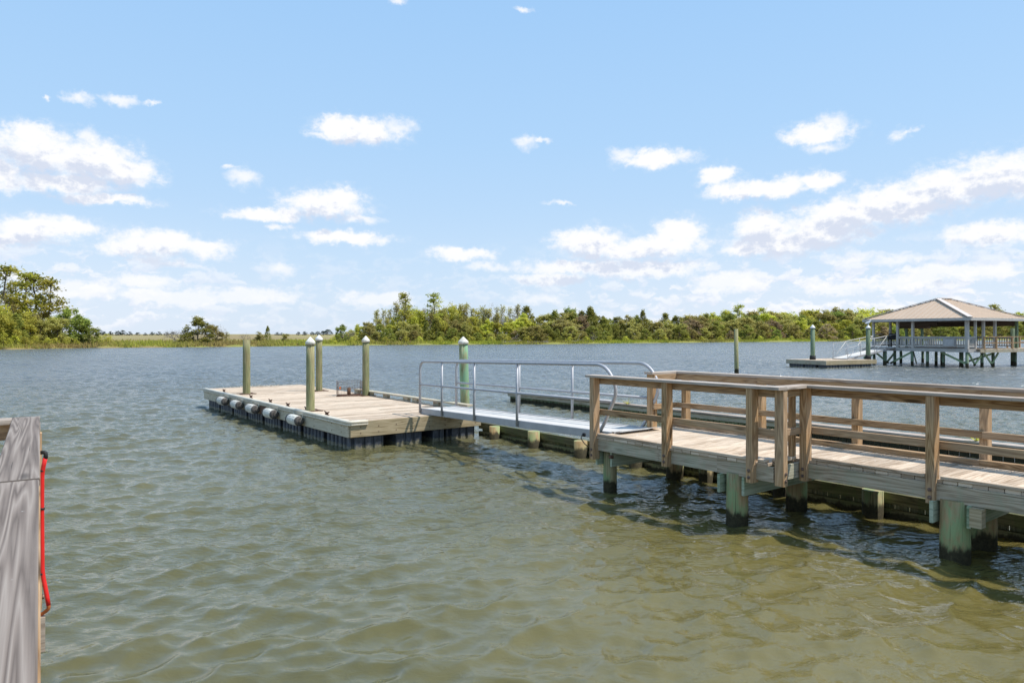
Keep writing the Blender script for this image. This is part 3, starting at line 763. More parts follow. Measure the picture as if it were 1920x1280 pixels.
m = MB(); m.bar(Q(5.4, -1.34, FZ - .2), Q(7.5, -1.34, FZ - .2), pq, .06, Z, .22); m.build('joist', M_pav, ld)
for s in (5.6, 7.3): m = MB(); c = Q(s, -1.2, 0); m.tube([c - Z * 1.2, c + Z * 1.1], .14, 12); m.build('piling', W_pavp, ld)

c = V((13.8, 43.7, 0)); t = thing('mooring_pile', c, 'lone thin dark pile standing in open water, left of the small far dock', 'piling')
m = MB(); m.tube([c + V((.02, 0, -1.5)), c + Z * .5, c + V((-.03, 0, 2.76))], [.135, .13, .12], 16); m.build('shaft', W_guide, t)

# ------------------------------------------------------------------ shore
SH = [(-700, 676), (-300, 663), (0, 655.2), (100, 653.4), (180, 652.2), (300, 651.4), (440, 650), (600, 648.2), (720, 646.8), (860, 645.9), (1000, 645.3), (1140, 643.6), (1300, 642), (1500, 640.4), (1700, 638.6), (1920, 637.2), (2300, 635), (2900, 633)]
def shoreY(px):
    for (a, ya), (b, yb) in zip(SH[:-1], SH[1:]):
        if a <= px <= b: y = ya + (yb - ya) * (px - a) / (b - a); break
    else: y = SH[0][1] if px < 0 else SH[-1][1]
    return EYE * F / (y - HY)
def gz(d):                                           # ground height by distance behind the waterline
    xs, zs = (-3, 0, 2, 6, 15, 40, 120, 400, 4500), (-.5, .02, .30, .45, .6, .75, .9, 1.1, 1.3)
    return float(np.interp(d, xs, zs))
def shore(px, d, z=None):
    Y = shoreY(px) + d; return V(((px - CX) / F * Y, Y, gz(d) if z is None else z))
m = MB()
xs = np.concatenate([np.arange(-700, 2900, 12), [2900]]); ds = (-3, 0, 1, 2.5, 5, 9, 15, 25, 40, 70, 120, 220, 400, 900, 2000, 4500)
wob = [1.6 * math.sin(i * .9) + 1.2 * math.sin(i * .37 + 1) + random.uniform(-.6, .6) for i in range(len(xs))]
gv, gf = [], []
for i, px in enumerate(xs):
    for d in ds:
        p = shore(px, d); gv.append((p.x, p.y + wob[i] * (1 if d < 60 else 0), p.z + (random.uniform(-.08, .08) if 1 < d < 100 else 0)))
nd = len(ds)
for i in range(len(xs) - 1):
    for j in range(nd - 1): gf.append((i * nd + j, (i + 1) * nd + j, (i + 1) * nd + j + 1, i * nd + j + 1))
me = bpy.data.meshes.new('marsh_ground'); me.from_pydata(gv, [], gf); me.polygons.foreach_set('use_smooth', [True] * len(gf))
at = me.attributes.new('back', 'FLOAT', 'POINT'); at.data.foreach_set('value', np.array([ds[i % nd] for i in range(len(gv))], np.float32))
at = me.attributes.new('along', 'FLOAT', 'POINT'); at.data.foreach_set('value', np.array([xs[i // nd] for i in range(len(gv))], np.float32))
mt, t, b, out = material('marsh grass ground')
geo = t.new('ShaderNodeNewGeometry').outputs['Position']
bk = t.new('ShaderNodeAttribute', attribute_name='back').outputs['Fac']; al = t.new('ShaderNodeAttribute', attribute_name='along').outputs['Fac']
n1 = t.noise(t.vmath('MULTIPLY', geo, (.05, .12, 1)), 1, 5, .65); n2 = t.noise(geo, 1.3, 4, .7)
green = t.ramp(n2, [(.3, (.17, .175, .04)), (.6, (.28, .265, .07)), (.8, (.36, .32, .10))])
brown = t.ramp(n2, [(.3, (.20, .15, .06)), (.7, (.33, .25, .115))])
near = t.smooth(t.math('ADD', n1, t.smooth(al, 150, 700, .12, -.2)), .46, .62)
c1 = t.mix(near, green, brown)
far = t.ramp(t.noise(t.vmath('MULTIPLY', geo, (.012, .006, 0)), 1, 3), [(.35, (.26, .19, .11)), (.65, (.30, .27, .11))])
c2 = t.mix(t.smooth(t.math('ADD', bk, t.math('MULTIPLY', n1, 60)), 60, 150), c1, far)
t.put(b.inputs['Base Color'], c2); b.inputs['Roughness'].default_value = .95; b.inputs['Specular IOR Level'].default_value = .1
me.materials.append(mt); o = bpy.data.objects.new('marsh_ground', me); COL.objects.link(o); o['kind'] = 'structure'

# ------------------------------------------------------------------ foliage
def leaf_mat(name, dark, light, tr=.35):
    m, t, b, out = material(name)
    at = t.new('ShaderNodeAttribute', attribute_name='rnd').outputs['Fac']
    ob = t.new('ShaderNodeObjectInfo').outputs['Random']
    col = t.ramp(at, [(.05, dark), (.95, light)])
    hs = t.new('ShaderNodeHueSaturation'); t.put(hs.inputs['Color'], col)
    t.put(hs.inputs['Hue'], t.math('ADD', .485, t.math('MULTIPLY', ob, .03))); t.put(hs.inputs['Value'], t.math('ADD', .8, t.math('MULTIPLY', ob, .45)))
    t.put(b.inputs['Base Color'], hs.outputs[0]); b.inputs['Roughness'].default_value = .7; b.inputs['Specular IOR Level'].default_value = .2
    tl = t.new('ShaderNodeBsdfTranslucent'); t.put(tl.inputs[0], hs.outputs[0])
    mx = t.new('ShaderNodeMixShader'); mx.inputs[0].default_value = tr
    t.l.new(b.outputs[0], mx.inputs[1]); t.l.new(tl.outputs[0], mx.inputs[2]); t.l.new(mx.outputs[0], out.inputs[0])
    return m
L_pine = leaf_mat('pine needles', (0.216, 0.232, 0.037), (0.634, 0.586, 0.098), .5)
L_cedar = leaf_mat('cedar foliage', (0.152, 0.171, 0.037), (0.457, 0.439, 0.098), .5)
L_dark = leaf_mat('dark oak foliage', (0.152, 0.183, 0.043), (0.431, 0.464, 0.098), .5)
L_broad = leaf_mat('bright broad leaves', (0.317, 0.329, 0.049), (0.761, 0.708, 0.134), .5)
L_olive = leaf_mat('olive foliage', (0.254, 0.238, 0.067), (0.609, 0.537, 0.171), .5)
L_brown = leaf_mat('brownish twiggy foliage', (0.266, 0.201, 0.104), (0.584, 0.451, 0.256), .5)
L_bare = leaf_mat('grey twigs', (.24, .19, .135), (.50, .42, .33), .15)
L_far = leaf_mat('distant foliage', (.06, .085, .07), (.14, .18, .13), .2)  # blue of the distant haze is mixed into this leaf colour
M_bark = wood('bark', (.07, .055, .04), (.15, .12, .09), (.25, .21, .17), knots=0, spread=.2)
M_dead = wood('dead wood', (.16, .13, .11), (.30, .26, .22), (.42, .38, .33), knots=0, spread=.2)

def quads(m, c, n, sx, sz, size, flat=0.0):
    """n small leaf-spray faces scattered round c"""
    r = random.random()
    for _ in range(n):
        p = c + V((random.gauss(0, sx), random.gauss(0, sx), random.gauss(0, sz)))
        a = V((random.gauss(0, 1), random.gauss(0, 1), random.gauss(0, .6))).normalized()
        b = a.cross(V((random.gauss(0, .8), random.gauss(0, .8), random.gauss(0, 1) + 1.0))).normalized()
        s = size * random.uniform(.5, 1.2)
        q = [p + a * s + b * s * .15, p + b * s * .55, p - a * s + b * s * random.uniform(-.3, .1), p - b * s * .5]
        m.poly(q, [(0, 0), (1, 0), (1, 1), (0, 1)], rnd=min(1, max(0, r * .75 + random.uniform(0, .25))))
def limb(m, a, b, r0, r1, n=4, wob=.06):
    a = V(a); b = V(b); L = (b - a).length
    pts = [a.lerp(b, k / n) + (V((random.gauss(0, 1), random.gauss(0, 1), random.gauss(0, .6))) * wob * L * (0 if k in (0, n) else 1)) for k in range(n + 1)]
    m.tube(pts, [r0 + (r1 - r0) * k / n for k in range(n + 1)], 6, cap=False); return pts
def twigs(m, p, d, L, r, depth):
    e = p + d * L; limb(m, p, e, r, r * .6, 3, .07)
    if depth <= 0: return
    for _ in range(random.choice((2, 3, 3))):
        nd = (d + V((random.gauss(0, .6), random.gauss(0, .6), random.gauss(.05, .35)))).normalized()
        twigs(m, p + d * L * random.uniform(.55, 1), nd, L * random.uniform(.55, .8), r * .58, depth - 1)

def arche(kind, seed):
    """crown mesh and trunk mesh of one tree, 10 m high, foot at the origin"""
    st = random.getstate(); random.seed(seed); c, tr = MB(), MB(); Hh = 10.0
    if kind == 'pine':
        lean = V((random.uniform(-.5, .5), random.uniform(-.5, .5), Hh * .97)); sp = limb(tr, (0, 0, -.3), lean, .17, .05, 7, .015)
        for k in range(22):
            f = random.uniform(.48, 1.0) if k > 3 else 1.0; p = V((lean.x * f, lean.y * f, Hh * f * .97)); an = random.uniform(0, math.tau); rr = (1.18 - f) * 2.6 * random.uniform(.4, 1.2) + .25
            e = p + V((math.cos(an) * rr, math.sin(an) * rr, random.uniform(-.1, .7))); limb(tr, p - Z * .3, e, .05, .02, 3, .08)
            quads(c, e, 36, .42, .22, .24); quads(c, p.lerp(e, .6), 10, .3, .2, .22)
    elif kind == 'cedar':
        limb(tr, (0, 0, -.3), (random.uniform(-.3, .3), 0, Hh * .9), .2, .04, 6, .02)
        for k in range(150):
            f = random.random() ** .85; an = random.uniform(0, math.tau); R0_ = (3.6 * (1 - f) ** .75 + .15) * (1 - .2 * (f < .06)); rr = R0_ * (.35 + .65 * random.random() ** .5)
            e = V((math.cos(an) * rr, math.sin(an) * rr, .1 + f * 9.7 + random.uniform(-.2, .4)))
            quads(c, e, 20, .30 + .14 * (1 - f), .34, .28)
    elif kind == 'broad':
        limb(tr, (0, 0, -.3), (random.uniform(-.4, .4), random.uniform(-.4, .4), Hh * .6), .2, .09, 5, .03); hub = V((0, 0, 4.2)); lobes = []
        for k in range(21):
            an = random.uniform(0, math.tau); rr = random.uniform(.7, 3.1); zc = random.uniform(.7, 8.7); rr *= max(.3, 1 - (max(0, zc - 4) / 6.0) ** 2)
            lc = V((math.cos(an) * rr, math.sin(an) * rr, zc)); lobes.append(lc); limb(tr, hub + Z * random.uniform(-1.5, 1.5), lc, .07, .025, 3, .08)
        for lc in lobes:
            for j in range(10):
                d = V((random.gauss(0, 1), random.gauss(0, 1), random.gauss(0, .8))).normalized(); quads(c, lc + d * random.uniform(.5, 1.2), 18, .30, .28, .27)
    elif kind == 'oak':
        limb(tr, (0, 0, -.3), (0, 0, 5), .3, .15, 5, .03)
        for k in range(34):
            an = random.uniform(0, math.tau); f = random.random(); rr = 4.3 * math.sqrt(max(0, 1 - (f * 1.02) ** 2)) * random.uniform(.45, 1); lc = V((math.cos(an) * rr, math.sin(an) * rr, .6 + f * 8.5)); limb(tr, V((0, 0, 2 + f * 3)), lc, .08, .03, 3, .06)
            for j in range(7):
                d = V((random.gauss(0, 1), random.gauss(0, 1), random.gauss(0, .7))).normalized(); quads(c, lc + d * random.uniform(.4, 1.0), 19, .28, .24, .25)
    elif kind == 'dome':
        limb(tr, (0, 0, -.3), (random.uniform(-.5, .5), random.uniform(-.5, .5), 6), .2, .08, 5, .03); lobes = []
        for k in range(44):
            an = random.uniform(0, math.tau); f = random.random() ** 1.15; rr = 4.6 * (1 - f ** 2.2) ** .6 * random.uniform(.55, 1); lobes.append((V((math.cos(an) * rr, math.sin(an) * rr, .2 + f * 8.9)), random.random()))
        for lc, lr in lobes:
            limb(tr, V((0, 0, 1 + lc.z * .5)), lc, .05, .02, 3, .06)
            for j in range(7):
                d = V((random.gauss(0, 1), random.gauss(0, 1), random.gauss(.2, .8))).normalized(); quads(c, lc + d * random.uniform(.3, 1.05), 17, .30, .26, .30)
    elif kind == 'snag':
        for k in range(3): twigs(tr, V((0, 0, 0)), V((random.gauss(0, .28), random.gauss(0, .28), 1)).normalized(), 3.4, .13, 4)
        for k in range(34): an = random.uniform(0, math.tau); rr = random.uniform(.2, 2.6); quads(c, V((math.cos(an) * rr, math.sin(an) * rr, random.uniform(2.2, 8.8))), 7, .35, .35, .16)
    elif kind == 'dead':
        for k in range(4): twigs(tr, V((0, 0, 0)), V((random.gauss(0, .62), random.gauss(0, .4), 1)).normalized(), 3.5, .14, 5)
    elif kind == 'sparse':
        limb(tr, (0, 0, -.3), (random.uniform(-.6, .6), 0, 9.3), .15, .04, 6, .03)
        for k in range(54):
            f = random.uniform(.22, 1); an = random.uniform(0, math.tau); rr = (1.15 - f) * 2.3 * random.uniform(.25, 1) + .2; p = V((0, 0, f * 9.2)); e = p + V((math.cos(an) * rr, math.sin(an) * rr, random.uniform(.1, .9))); limb(tr, p - Z * .4, e, .035, .012, 3, .1)
            quads(c, e, 16, .34, .36, .22)
    elif kind == 'shrub':
        for k in range(6): limb(tr, (0, 0, -.2), (random.gauss(0, 2), random.gauss(0, 2), random.uniform(4, 8)), .09, .03, 3, .1)
        for k in range(60):
            an = random.uniform(0, math.tau); f = random.random(); rr = 5.0 * math.sqrt(max(0, 1 - f * f)) * random.uniform(.3, 1); quads(c, V((math.cos(an) * rr, math.sin(an) * rr, .6 + f * 8.8)), 18, .6, .55, .42)
    random.setstate(st)
    return c, tr
MATS = {'pine': (L_pine, M_bark), 'cedar': (L_cedar, M_bark), 'broad': (L_broad, M_bark), 'oak': (L_dark, M_bark), 'olive': (L_olive, M_bark), 'snag': (L_bare, M_dead), 'dead': (L_bare, M_dead), 'sparse': (L_olive, M_bark), 'shrub': (L_broad, M_bark), 'domeolive': (L_olive, M_bark), 'domedark': (L_dark, M_bark), 'domebright': (L_broad, M_bark), 'domebrown': (L_brown, M_bark), 'domecedar': (L_cedar, M_bark), 'pinegold': (L_pine, M_bark), 'distant': (L_far, M_bark)}
SHAPE = {'domeolive': 'dome', 'domedark': 'dome', 'domebright': 'dome', 'domebrown': 'dome', 'domecedar': 'dome', 'olive': 'broad', 'pinegold': 'pine', 'distant': 'oak'}
PROTO = {}
def proto(kind, i):
    if (kind, i) not in PROTO:
        c, tr = arche(SHAPE.get(kind, kind), 100 * i + sum(map(ord, kind)))
        res = []
        for mb, nm, mt in ((c, 'crown', MATS[kind][0]), (tr, 'trunk', MATS[kind][1])):
            if mb.v: o = mb.build(nm, mt); COL.objects.unlink(o); res.append(o)
        PROTO[(kind, i)] = res
    return PROTO[(kind, i)]
NAMES = {'domeolive': 'leafy_tree', 'domedark': 'oak_tree', 'domebright': 'leafy_tree', 'domebrown': 'twiggy_tree', 'domecedar': 'cedar_tree', 'pine': 'pine_tree', 'pinegold': 'pine_tree', 'cedar': 'cedar_tree', 'broad': 'leafy_tree', 'oak': 'oak_tree', 'olive': 'leafy_tree', 'snag': 'bare_tree', 'dead': 'dead_tree', 'sparse': 'thin_tree', 'shrub': 'shrub', 'distant': 'distant_tree'}
NV_ = {'domeolive': 3, 'domedark': 3, 'domebright': 3, 'domebrown': 3, 'domecedar': 3, 'pine': 4, 'cedar': 5, 'broad': 4, 'oak': 3, 'olive': 4, 'snag': 3, 'dead': 2, 'sparse': 3, 'shrub': 3, 'pinegold': 3, 'distant': 3}
def tree(kind, px, d, h, label, group=None, wid=1.0, i=None, z=None):
    p = shore(px, d, z); e = bpy.data.objects.new(NAMES[kind], None); COL.objects.link(e); e.location = p; e.empty_display_size = .5
    s = h / 10.0; e.scale = (s * wid, s * wid, s); e.rotation_euler.z = random.uniform(0, math.tau)
    tag(e, label, 'shrub' if kind == 'shrub' else 'tree', group)
    for src in proto(kind, random.randrange(NV_[kind]) if i is None else i % NV_[kind]):
        o = src.copy(); COL.objects.link(o); o.parent = e
    return e
def hgt(px, d, ytop): Y = shoreY(px) + d; return EYE + (HY - ytop) * Y / F - gz(d)

# left shore wood
GL_ = 'trees of the wood on the left shore'
for px, d, yt, kd, lab, wd in ((-40, 14, 505, 'pine', 'tall pine cut by the left edge, behind the left shore shrubs', 1.1), (8, 16, 506, 'pinegold', 'tallest pine of the left shore wood, near the left edge', 1.15), (24, 20, 516, 'sparse', 'thin tall tree between the two left shore pines', 1.0),
                               (50, 17, 520, 'pinegold', 'broad topped pine in the middle of the left shore wood', 1.25), (70, 18, 517, 'pinegold', 'golden green pine with a flat top in the left shore wood', 1.2), (92, 15, 530, 'pinegold', 'rightmost pine of the left shore wood, leaning over the round oak', 1.2),
                               (108, 19, 556, 'snag', 'bare branched tree sticking out right of the left shore pines', 1.0)):
    tree(kd, px, d, hgt(px, d, yt), lab, GL_, wd)
for k, (px, d, yt, kd, wd) in enumerate(((-60, 8, 570, 'broad', 1.2), (-25, 7, 560, 'cedar', 1.1), (0, 6, 572, 'broad', 1.2), (16, 8, 578, 'broad', 1.1), (30, 6, 590, 'cedar', 1.2), (46, 8, 584, 'broad', 1.1), (60, 9, 586, 'olive', 1.2), (75, 8, 590, 'olive', 1.2), (92, 9, 590, 'broad', 1.1), (108, 8, 588, 'olive', 1.2), (20, 14, 560, 'olive', 1.1), (40, 16, 565, 'broad', 1.1), (84, 16, 575, 'olive', 1.1), (-10, 14, 545, 'broad', 1.1), (-100, 10, 555, 'broad', 1.2), (-145, 12, 545, 'olive', 1.2), (-190, 9, 560, 'broad', 1.2), (-240, 12, 550, 'olive', 1.2), (-300, 10, 558, 'broad', 1.2), (-360, 12, 552, 'olive', 1.2))):
    tree(kd, px, d, hgt(px, d, yt), {'broad': 'bright bushy tree at the foot of the left shore pines', 'cedar': 'dark pointed cedar at the foot of the left shore pines', 'olive': 'dull olive bushy tree at the foot of the left shore pines'}[kd], 'understorey of the left shore wood', wd)
tree('domedark', 131, 10, hgt(131, 10, 574), 'large round dark green oak closing the left shore wood', GL_, 1.0)
tree('domedark', 151, 8, hgt(151, 8, 586), 'rounded green oak at the right end of the left shore wood', GL_, .9)
tree('domedark', 166, 7, hgt(166, 7, 606), 'low dark bush at the right foot of the round oak', GL_, 1.2)
for k, (px, d, h) in enumerate(((4, 4, 2.4), (28, 4, 1.9), (48, 3.5, 1.7), (66, 4, 1.8), (88, 3.5, 1.5), (104, 4, 1.4), (124, 4, 1.3), (142, 4, 1.2), (186, 9, 1.6), (202, 12, 1.3))):
    tree('shrub', px, d, h, 'low bright shrub on the grassy edge of the left shore', 'low shrubs on the left shore', 1.2)
# small trees on the open marsh
tree('dead', 336, 12, hgt(336, 12, 606), 'leafless spreading dead tree on the open marsh', None, 1.5, 0)
tree('domecedar', 372, 10, hgt(372, 10, 594), 'wide ragged green bush beside the dead tree on the marsh', None, 1.35, 1)
tree('domeolive', 398, 12, hgt(398, 12, 606), 'lower olive bush leaning against the right of the wide ragged marsh bush', None, 1.3)
tree('snag', 386, 11, hgt(386, 11, 600), 'half bare shrub tucked into the right of the ragged green marsh bush', None, 1.3)
tree('snag', 408, 12, hgt(408, 12, 603), 'grey half bare tree right of the ragged green marsh bush', None, 1.4, 1)
tree('sparse', 424, 12, hgt(424, 12, 620), 'small leaning bush right of the grey half bare marsh tree', None, 1.8)
tree('dead', 460, 15, hgt(460, 15, 617), 'small bare snag behind the uncapped guide pile', None, .8, 1)
tree('olive', 486, 14, hgt(486, 14, 618), 'low round bush on the marsh, between two piles', None, 1.3)
tree('cedar', 502, 16, hgt(502, 16, 612), 'narrow upright cedar on the marsh, between two piles', None, .75)
tree('olive', 535, 14, hgt(535, 14, 623), 'lone small dark bush on the marsh, left of the cone capped piles', None, 1.5)
tree('shrub', 200, 40, 1.8, 'small bush on the marsh just right of the left shore wood', None, 1.6)
for px, yt in ((186, 621), (194, 624), (208, 624), (222, 623), (230, 622), (243, 625), (258, 626), (272, 627), (286, 625), (298, 625), (312, 626), (324, 625), (520, 626), (528, 627), (560, 625), (572, 624), (585, 625), (595, 624), (606, 623), (614, 620)):
    Y = 700; tree('distant', px, Y - shoreY(px), EYE + (HY - yt + 3) * Y / F - .9, 'tiny dark tree on the far horizon beyond the marsh', 'tiny trees on the horizon beyond the marsh', 1.5 + .8 * random.random())

# the main wood across the water
PROF = [(612, 622), (632, 604), (650, 602), (680, 596), (700, 580), (722, 571), (740, 572), (760, 560), (780, 572), (800, 567), (815, 560), (835, 570), (852, 566), (882, 564), (898, 576), (920, 570), (935, 566), (960, 570), (990, 580), (1010, 583), (1035, 586), (1060, 577), (1080, 580), (1105, 579), (1125, 590), (1165, 592), (1205, 588), (1225, 592), (1250, 588), (1280, 587), (1300, 588), (1330, 583), (1372, 577), (1400, 577), (1450, 579), (1490, 580), (1540, 577), (1600, 574), (1640, 576), (1690, 577), (1750, 579), (1820, 579), (1880, 584), (1930, 584), (2100, 586), (2300, 590)]
def prof(px): return float(np.interp(px, [a for a, _ in PROF], [b for _, b in PROF]))
def region(px):
    return 'left end' if px < 720 else 'tall middle' if px < 990 else 'low middle' if px < 1300 else 'long right stretch'
DESC = {'domeolive': 'rounded olive green tree', 'domedark': 'rounded deep green oak', 'domebright': 'rounded yellow green tree', 'domebrown': 'rounded brownish twiggy tree', 'domecedar': 'rounded dark cedar', 'pine': 'tall open crowned pine', 'pinegold': 'tall open crowned pine', 'cedar': 'dark bushy cedar', 'broad': 'bright green leafy tree', 'oak': 'rounded dark green oak', 'olive': 'olive green leafy tree', 'snag': 'grey brown half bare tree', 'sparse': 'thin see through tree', 'shrub': 'low bright shrub'}
def wt(kind, px, d, yt, wid=1.0, lab=None):
    tree(kind, px, d, max(1.5, hgt(px, d, yt)), lab or f'{DESC[kind]} in the {region(px)} of the wood across the water', f'{DESC[kind]}s in the {region(px)} of the wood across the water', wid)
def pick(opts):
    ks = [k for k, _ in opts]; return random.choices(ks, [w for _, w in opts])[0]
# back row makes the skyline, nearer rows step down to the bank
rows_ = [  # x range, depth behind the waterline, share of the full height, kinds, width, spacing
 (700, 992, (26, 34), (.90, 1.06), (('sparse', 6), ('pine', .5), ('broad', 3), ('olive', 2)), .9, (10, 15)),
 (668, 992, (18, 24), (.62, .86), (('broad', 3), ('sparse', 4), ('domebright', 1.5), ('olive', 2)), 1.05, (13, 19)),
 (632, 992, (11, 15), (.42, .62), (('domebright', 3), ('domecedar', 2), ('domeolive', 3), ('cedar', 2)), 1.15, (17, 25)),
 (626, 992, (6, 9), (.20, .40), (('domecedar', 3), ('domeolive', 3), ('domebrown', .8)), 1.2, (20, 30)),
 (980, 1330, (22, 30), (.88, 1.05), (('cedar', 5), ('domecedar', 2), ('snag', 1), ('domeolive', 2)), 1.2, (14, 20)),
 (980, 1330, (13, 18), (.62, .85), (('cedar', 4), ('domebright', 2), ('domeolive', 3), ('domebrown', .8), ('domecedar', 2)), 1.3, (16, 24)),
 (980, 1330, (6, 9), (.36, .60), (('domecedar', 3), ('domeolive', 3), ('domebrown', 1.0), ('cedar', 2)), 1.3, (19, 27)),
 (1310, 2200, (52, 62), (.95, 1.03), (('domebright', 3), ('broad', 3), ('olive', 2), ('pine', .6), ('domeolive', 2)), 1.35, (17, 25)),
 (1310, 2200, (36, 44), (.76, .90), (('domebright', 3), ('domeolive', 3), ('domedark', 1), ('broad', 2)), 1.35, (20, 28)),
 (1310, 2150, (20, 26), (.58, .76), (('domeolive', 3), ('domebrown', .7), ('domecedar', 2), ('domebright', 2), ('domedark', 1)), 1.3, (21, 30)),
 (1310, 2100, (7, 11), (.32, .56), (('domecedar', 3), ('domeolive', 3), ('domebrown', .8), ('domedark', 1.5)), 1.3, (23, 34))]
for x0, x1, dd, hh, kinds, wdt, sp in rows_:
    px = x0 + random.uniform(0, 8)
    while px < x1:
        d = random.uniform(*dd); top = prof(px); yt = 640 - (640 - top) * random.uniform(*hh); kd = pick(kinds)
        wt(kd, px, d, yt, wdt * random.uniform(.88, 1.15)); px += random.uniform(*sp)
px = 625
while px < 2100:
    wt('shrub', px, random.uniform(3, 5), 634 + random.uniform(-2, 3), 1.5); px += random.uniform(26, 44)
# the ones that stand out
for kd, px, d, yt, wd, lab in (('pine', 757, 22, 555, 1.1, 'tall pine rising above the left of the wood across the water'), ('pine', 815, 22, 553, 1.05, 'tallest flat topped pine in the wood across the water'), ('domedark', 640, 9, 606, .85, 'dark round tree at the left tip of the wood across the water'),
                               ('snag', 655, 7, 612, 1.3, 'brown bare bush beside the dark round tree at the left tip of the wood'), ('snag', 922, 26, 563, .8, 'bare twiggy crown above the wood, right of the green guide pile'), ('snag', 938, 26, 564, .8, 'second bare twiggy crown right of the green guide pile'), ('snag', 968, 26, 568, .8, 'low bare crown at the right of the bare twiggy pair'),
                               ('snag', 1052, 14, 590, 1.6, 'wide grey brown bare tree above the right gangway rail'), ('domedark', 1068, 24, 574, .8, 'dark round crown standing above the grey brown bare tree'), ('cedar', 1107, 18, 576, 1.0, 'spiky cedar above the boardwalk end, right of the dark round crown'),
                               ('snag', 1113, 4, 622, 1.2, 'pale leafless bush at the water edge beyond the boardwalk end'), ('cedar', 1205, 16, 583, .8, 'tall pointed cedar left of the lone thin pile'), ('pine', 1868, 60, 574, 1.2, 'dark pine top showing over the right slope of the pavilion roof')):
    tree(kd, px, d, hgt(px, d, yt), lab, None, wd)
# fallen limbs on the bank
for k, (px, L, an, lab) in enumerate(((1000, 5, .3, 'bleached fallen limb on the bank left of the pale leafless bush'), (1075, 7, -.2, 'long fallen branch on the bank beside the pale leafless bush'), (955, 4, .5, 'short fallen limb on the bank right of the green guide pile'))):
    c = shore(px, 3.2); t = thing('fallen_branch', c, lab, 'branch'); m = MB(); d = V((math.cos(an), math.sin(an) * .4, .08)).normalized()
    twigs(m, c - d * L / 2 + Z * .2, d, L * .6, .13, 3); m.build('limb', M_dead, t)

# marsh grass standing along the bank
m = []; f = []; rr = []
for _ in range(52000):
    px = random.uniform(-260, 2300); d = random.uniform(.1, 13) ** 1.0 if random.random() < .75 else random.uniform(0, 45)
    p = shore(px, d); hb = random.uniform(.25, .75) * (1 + .35 * math.sin(px * .05) * math.sin(px * .013 + d)); w = random.uniform(.10, .24); an = random.uniform(0, math.pi); ln = random.gauss(0, .22)
    b = len(m); a = V((math.cos(an), math.sin(an), 0)) * w; z0 = p - Z * .08
    m += [tuple(z0 - a), tuple(z0 + a), tuple(z0 + V((ln, ln * .5, hb)))]; f.append((b, b + 1, b + 2)); rr.append(min(1, max(0, .5 + .35 * math.sin(px * .021 + 2) + (.25 if px > 620 else -.12) + random.gauss(0, .18))))
me = bpy.data.meshes.new('marsh_grass'); me.from_pydata(m, [], f)
at = me.attributes.new('rnd', 'FLOAT', 'FACE'); at.data.foreach_set('value', np.array(rr, np.float32))
me.materials.append(leaf_mat('marsh grass', (.36, .27, .10), (.42, .46, .06), .3)); o = bpy.data.objects.new('marsh_grass', me); COL.objects.link(o); o['kind'] = 'stuff'
# sprigs growing on the wave screen
for px, py, lab in ((1177, 752, 'yellow green grass sprig growing on the wave screen cap, near the boardwalk end'), (1830, 830, 'small yellow sprig on the wave screen, seen through the right rail')):
    q = (px - CX) / F; c0 = P(0, 7.9, 0); s = (q * c0.y - c0.x) / (U.x - q * U.y); c = P(s, 7.9, .35)
    m = MB()
    for _ in range(26): a = random.uniform(0, math.tau); e = V((math.cos(a) * .3, math.sin(a) * .2, random.uniform(.08, .2))) * random.uniform(.5, 1.1); m.poly([c - e.cross(Z).normalized() * .012, c + e.cross(Z).normalized() * .012, c + e])
    solo(m, 'grass_sprig', L_broad, lab, 'grass')

